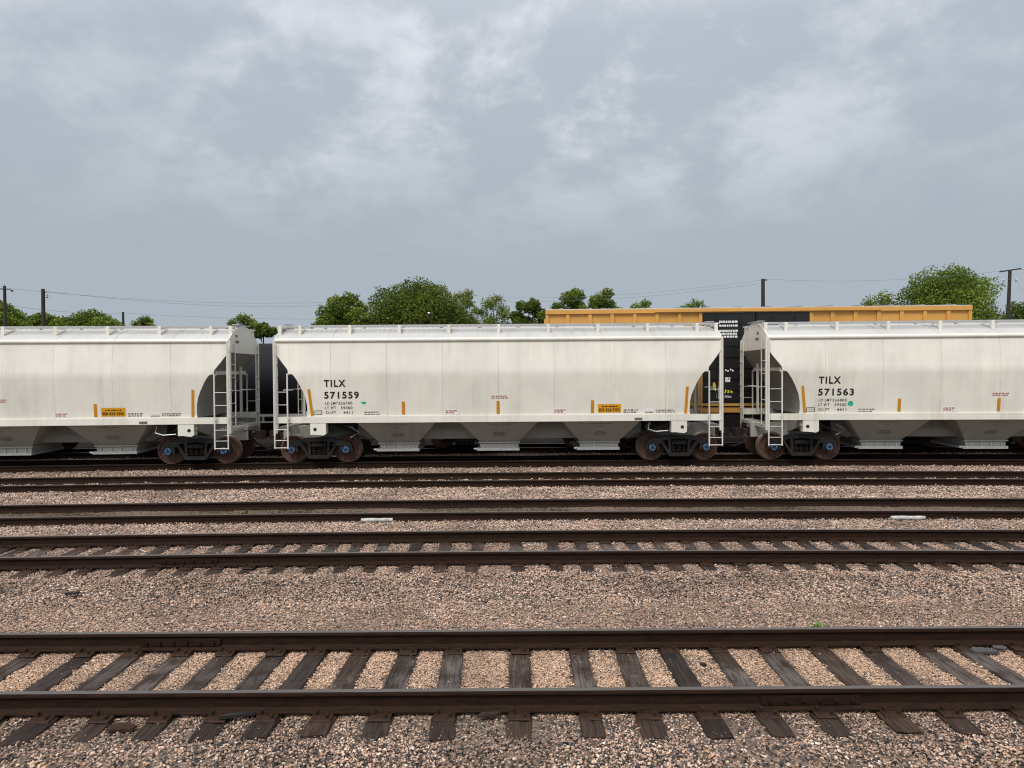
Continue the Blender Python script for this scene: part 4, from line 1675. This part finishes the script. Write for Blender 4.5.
TREES = [
    ('dark leafy tree behind the utility pole at the left edge', -40, 26, 300, 75, 5200, 'leaf', .2, 1),
    ('low round tree behind the second pole from the left', 16, 66, 312, 82, 4200, 'leaf', .0, 2),
    ('low spreading tree just right of the second pole from the left', 58, 120, 309, 86, 5200, 'leaf', .0, 3),
    ('tiny tree poking above the left hopper car roof', 131, 157, 314, 95, 900, 'leaf_light', .5, 4),
    ('thin sparse tree above the end of the left hopper car', 226, 260, 312, 85, 900, 'leaf_light', .8, 5),
    ('small dark rounded tree in the gap above the left couplers', 248, 275, 322, 80, 2200, 'leaf_dark', .0, 6),
    ('medium green tree left of the largest tree in the middle', 312, 374, 291, 88, 5000, 'leaf', .1, 7),
    ('largest dense dark green tree above the middle hopper car', 358, 478, 276, 92, 15000, 'leaf_dark', .0, 8),
    ('light green feathery tree tucked behind the largest tree', 446, 482, 285, 104, 1500, 'leaf_light', .6, 9),
    ('pale yellow green thin tree right of the largest tree', 472, 514, 291, 100, 1700, 'leaf_light', .6, 10),
    ('compact dark round tree left of the yellow boxcar end', 508, 550, 297, 96, 4200, 'leaf_dark', .0, 11),
    ('upright green tree over the left end of the yellow boxcar', 550, 594, 284, 96, 3800, 'leaf', .3, 12),
    ('bushy green tree over the yellow boxcar, right of the upright one', 582, 624, 286, 98, 3600, 'leaf', .2, 13),
    ('small tree top showing over the middle of the boxcar left half', 624, 660, 298, 98, 1700, 'leaf', .4, 14),
    ('small tree top showing left of the boxcar black doors', 670, 714, 298, 100, 1900, 'leaf', .4, 15),
    ('sparse light green tree left of the big right hand tree', 854, 904, 290, 90, 1500, 'leaf_light', .6, 16),
    ('big broad green tree on the right above the boxcar end', 890, 1004, 261, 88, 13500, 'leaf', .1, 17),
    ('small dark tree at the right edge behind the leaning pole', 1000, 1050, 298, 92, 2600, 'leaf_dark', .2, 18),
]
for (lb, a, b_, yt, Y, n, mk, airy, sd_) in TREES:
    tree(lb, a, b_, yt, Y, int(n * 4.2), mk, airy, sd_, lobes=30 if n > 9000 else 16)


# ------------------------------------------------------------------ utility poles and wires
def pole(label, x, ytop, Y, r, lean=0.0):
    p = at_px(x, ytop, Y)
    root = empty('utility_pole', (p.x, Y, -.28))
    tag(root, label, 'utility pole', 'wooden utility poles')
    h = p.z + .28
    MB().tube([(-lean * h, 0, -.2), (-lean * h * .5, 0, h * .5), (0, 0, h)], r, 12, 0, [r * 1.25, r * 1.1, r * .92]).build('pole', M['pole_wood'], root, True)
    return root, h


def ins(root, x, y, z):
    MB().lathe([(0, .035), (.05, .06), (.09, .04), (.14, .055), (.18, .02)], 'z', 10, (x, y, z)).build('insulator', M['insulator'], root, True)


p1, h1 = pole('utility pole with a lamp arm at the far left edge', 4.5, 286, 62, .125)
MB().tube([(-.35, 0, h1 - .25), (.1, 0, h1 - .28)], .05, 6).build('crossarm', M['pole_wood'], p1)
MB().tube([(0, 0, h1 - .30), (.45, -.1, h1 - .28), (.75, -.15, h1 - .40)], .035, 6).build('lamp_arm', M['pole_wood'], p1)
MB().lathe([(-.06, .05), (0, .13), (.06, .10)], 'z', 12, (.75, -.15, h1 - .45)).build('lamp_head', M['pole_wood'], p1, True)
ins(p1, 0, 0, h1)
p2, h2 = pole('thick utility pole second from the left with a white hanging insulator', 43, 289, 60, .15, .006)
MB().tube([(.1, -.1, h2 - .25), (.42, -.15, h2 - .35)], .03, 6).build('bracket', M['pole_wood'], p2)
MB().lathe([(-.36, .05), (-.28, .11), (-.16, .07), (-.06, .11), (.05, .05)], 'z', 12, (.42, -.15, h2 - .42)).build('insulator', M['insulator'], p2, True)
p3, h3 = pole('short distant utility pole above the left hopper car', 123, 312, 98, .16)
p4, h4 = pole('utility pole with a stub arm standing above the boxcar doors', 763, 279, 72, .19)
MB().box(.05, .42, -.05, .05, h4 - .16, h4 - .05).build('crossarm', M['pole_wood'], p4)
p5, h5 = pole('leaning utility pole with a tilted crossarm near the right edge', 1010, 270, 66, .15, .035)
MB().prism([(-.95, h5 - .22), (1.0, h5 + .06), (1.0, h5 + .18), (-.95, h5 - .10)], 'y', -.06, .06).build('crossarm', M['pole_wood'], p5)
for q, z in ((-.8, h5 - .08), (.85, h5 + .16)):
    ins(p5, q, 0, z)
for sx in (-.62, .55):
    MB().lathe([(-.14, .05), (-.05, .10), (.06, .09), (.12, .04)], 'z', 10, (sx, -.05, h5 - .95)).build('insulator', M['insulator'], p5, True)
    MB().tube([(0, 0, h5 - .9), (sx, -.05, h5 - .9)], .022, 6).build('insulator_arm', M['insulator'], p5)

# street lamp globe in front of the largest tree
lp = at_px(431, 311, 84)
root = empty('street_lamp', (lp.x, 84, -.28))
tag(root, 'thin street lamp with a white head before the largest tree', 'street lamp')
MB().tube([(0, 0, -.1), (0, 0, lp.z + .2)], .07, 6).build('post', M['pole_wood'], root)
MB().lathe([(-.12, .08), (0, .19), (.13, .10)], 'z', 12, (-.25, 0, lp.z + .02)).build('lamp_head', M['sticker'], root, True)


def wire(label, a, b_, sag=.4, r=.011):
    mb = MB()
    n = 14
    pts = []
    for k in range(n + 1):
        t = k / n
        p = a.lerp(b_, t)
        pts.append((p.x, p.y, p.z - sag * 4 * t * (1 - t)))
    mb.tube(pts, r, 5)
    tag(mb.build('power_line', M['wire'], None), label, 'power line', 'overhead power lines')


A = at_px
wire('upper of two power lines left of the largest tree', A(4, 288, 62), A(380, 299, 92), .9)
wire('lower of two power lines left of the largest tree', A(43, 291, 60), A(380, 301, 92), 1.0)
wire('low power line over the left hopper car', A(4, 305, 62), A(123, 313, 98), .3, .015)
wire('low power line running from the short distant pole towards the gap', A(123, 313, 98), A(360, 319, 100), .3, .015)
wire('power line rising from the trees to the pole over the boxcar doors', A(480, 297, 92), A(763, 280, 72), .7)
wire('lower power line rising to the pole over the boxcar doors', A(480, 301, 92), A(765, 283, 72), .7)
wire('power line from the pole over the doors to the leaning pole', A(765, 279, 72), A(1001, 271, 66), .5)
wire('power line leaving the leaning pole to the right', A(1014, 269, 66), A(1100, 262, 60), .3)
wire('guy wire slanting down from the leaning pole', A(1012, 274, 66), A(1030, 302, 64), .0)


# ------------------------------------------------------------------ weeds and bits on the ballast
def ground_pt(x, y, z):
    p = at_px(x, y, 10.0)
    d = (p - Vector((0, 0, CAM_H)))
    k = (z - CAM_H) / d.z
    q = Vector((0, 0, CAM_H)) + d * k
    return q


def weed(label, x, y, z, size, n, mkey, seed):
    r = random.Random(seed)
    q = ground_pt(x, y, z)
    mb = MB()
    for k in range(n):
        a = r.uniform(0, 6.28)
        tl = r.uniform(.1, .8)
        l = size * r.uniform(.5, 1.0)
        w = size * r.uniform(.05, .10)
        d = Vector((math.cos(a) * tl, math.sin(a) * tl, 1)).normalized()
        s_ = d.cross(Vector((r.uniform(-1, 1), r.uniform(-1, 1), .2))).normalized() * w
        b0 = Vector((r.uniform(-.3, .3) * size, r.uniform(-.2, .2) * size, -.01))
        m_ = b0 + d * l * .6
        e = b0 + d * l + Vector((math.cos(a), math.sin(a), -.4)) * l * .25
        mb.add([b0 - s_ * .4, b0 + s_ * .4, m_ + s_, e, m_ - s_], [(0, 1, 2, 3, 4)])
    o = mb.build('weed', M[mkey])
    o.location = q
    tag(o, label, 'plant', 'weeds growing in the ballast')


weed('bright green weed beside the far rail of the nearest track', 817, 629, -.22, .115, 70, 'weed', 1)
weed('small green weed between the rails of the third track', 367, 516, -.28, .19, 14, 'weed', 2)
weed('olive weed between the rails of the fourth track', 534, 478, -.32, .26, 18, 'weed_dry', 3)
weed('dry grass tuft left on the third track', 243, 518, -.28, .24, 26, 'weed_dry', 4)
weed('small dry tuft at the left on the fourth track', 92, 480, -.32, .24, 18, 'weed_dry', 5)


def chunk(name, label, x, y, z, sx, sy, sz, rz, mkey, seed, tilt=0.0):
    r = random.Random(seed)
    q = ground_pt(x, y, z)
    mb = MB()
    n = 9
    top, bot = [], []
    for k in range(n):
        a = 2 * math.pi * k / n
        f = r.uniform(.75, 1.1)
        cx, cy = math.copysign(abs(math.cos(a)) ** .6, math.cos(a)), math.copysign(abs(math.sin(a)) ** .6, math.sin(a))
        bot.append((cx * sx * f, cy * sy * f, 0))
        top.append((cx * sx * f * .93, cy * sy * f * .93, sz * r.uniform(.7, 1.1)))
    mb.add(bot + top, [tuple(range(n))[::-1], tuple(range(n, 2 * n))] + [(k, (k + 1) % n, n + (k + 1) % n, n + k) for k in range(n)])
    o = mb.build(name, M[mkey])
    o.location = q
    o.rotation_euler = (tilt, 0, rz)
    tag(o, label, 'debris', 'scraps lying on the ballast')


chunk('wood_scrap', 'dark splinter of wood against the near rail, centre of photo', 490, 716, -.19, .13, .03, .03, .12, 'tie', 1)
chunk('steel_scrap', 'flat brown steel scrap between two tie ends at lower left', 121, 728, -.20, .13, .07, .02, .1, 'plate', 2)
chunk('wood_scrap', 'dark splintered wood strip across tie ends, lower left', 239, 716, -.18, .17, .025, .03, .25, 'black_cast', 3)
chunk('rubber_scrap', 'curved grey scrap between ties at the right edge', 985, 652, -.20, .15, .06, .03, -.12, 'scrap_grey', 4, .12)
chunk('rubber_scrap', 'small light grey scrap piece leaning at the right edge', 1000, 649, -.19, .07, .03, .03, -.5, 'scrap_grey', 5, .3)
chunk('wood_scrap', 'small black scrap on the tan gravel between the rails', 703, 665, -.21, .04, .025, .02, -.5, 'black_cast', 6)
chunk('wood_scrap', 'black chip of wood on the gravel at left beyond the nearest track', 72, 594, -.22, .12, .05, .03, .2, 'black_cast', 7)

# dirty white pipe lengths lying against the third track's near rail
for x, y, ln, lb in ((377, 520, .34, 'dirty white pipe lying along the third track at left'), (907, 517.5, .36, 'dirty white pipe lying along the third track at right')):
    q = ground_pt(x, y, -.26)
    mb = MB()
    mb.lathe([(-ln, .026), (-ln, .040), (-ln * .4, .047), (ln * .2, .041), (ln * .6, .046), (ln, .04), (ln, .026)], 'x', 14)
    o = mb.build('pipe', M['pipe'], None, True)
    yr = ty(2, q.x) - GA
    o.location = (q.x, yr - .15, -.26)
    o.rotation_euler = (0, 0, tang(2, q.x))
    tag(o, lb, 'pipe', 'white pipe pieces by the third track')
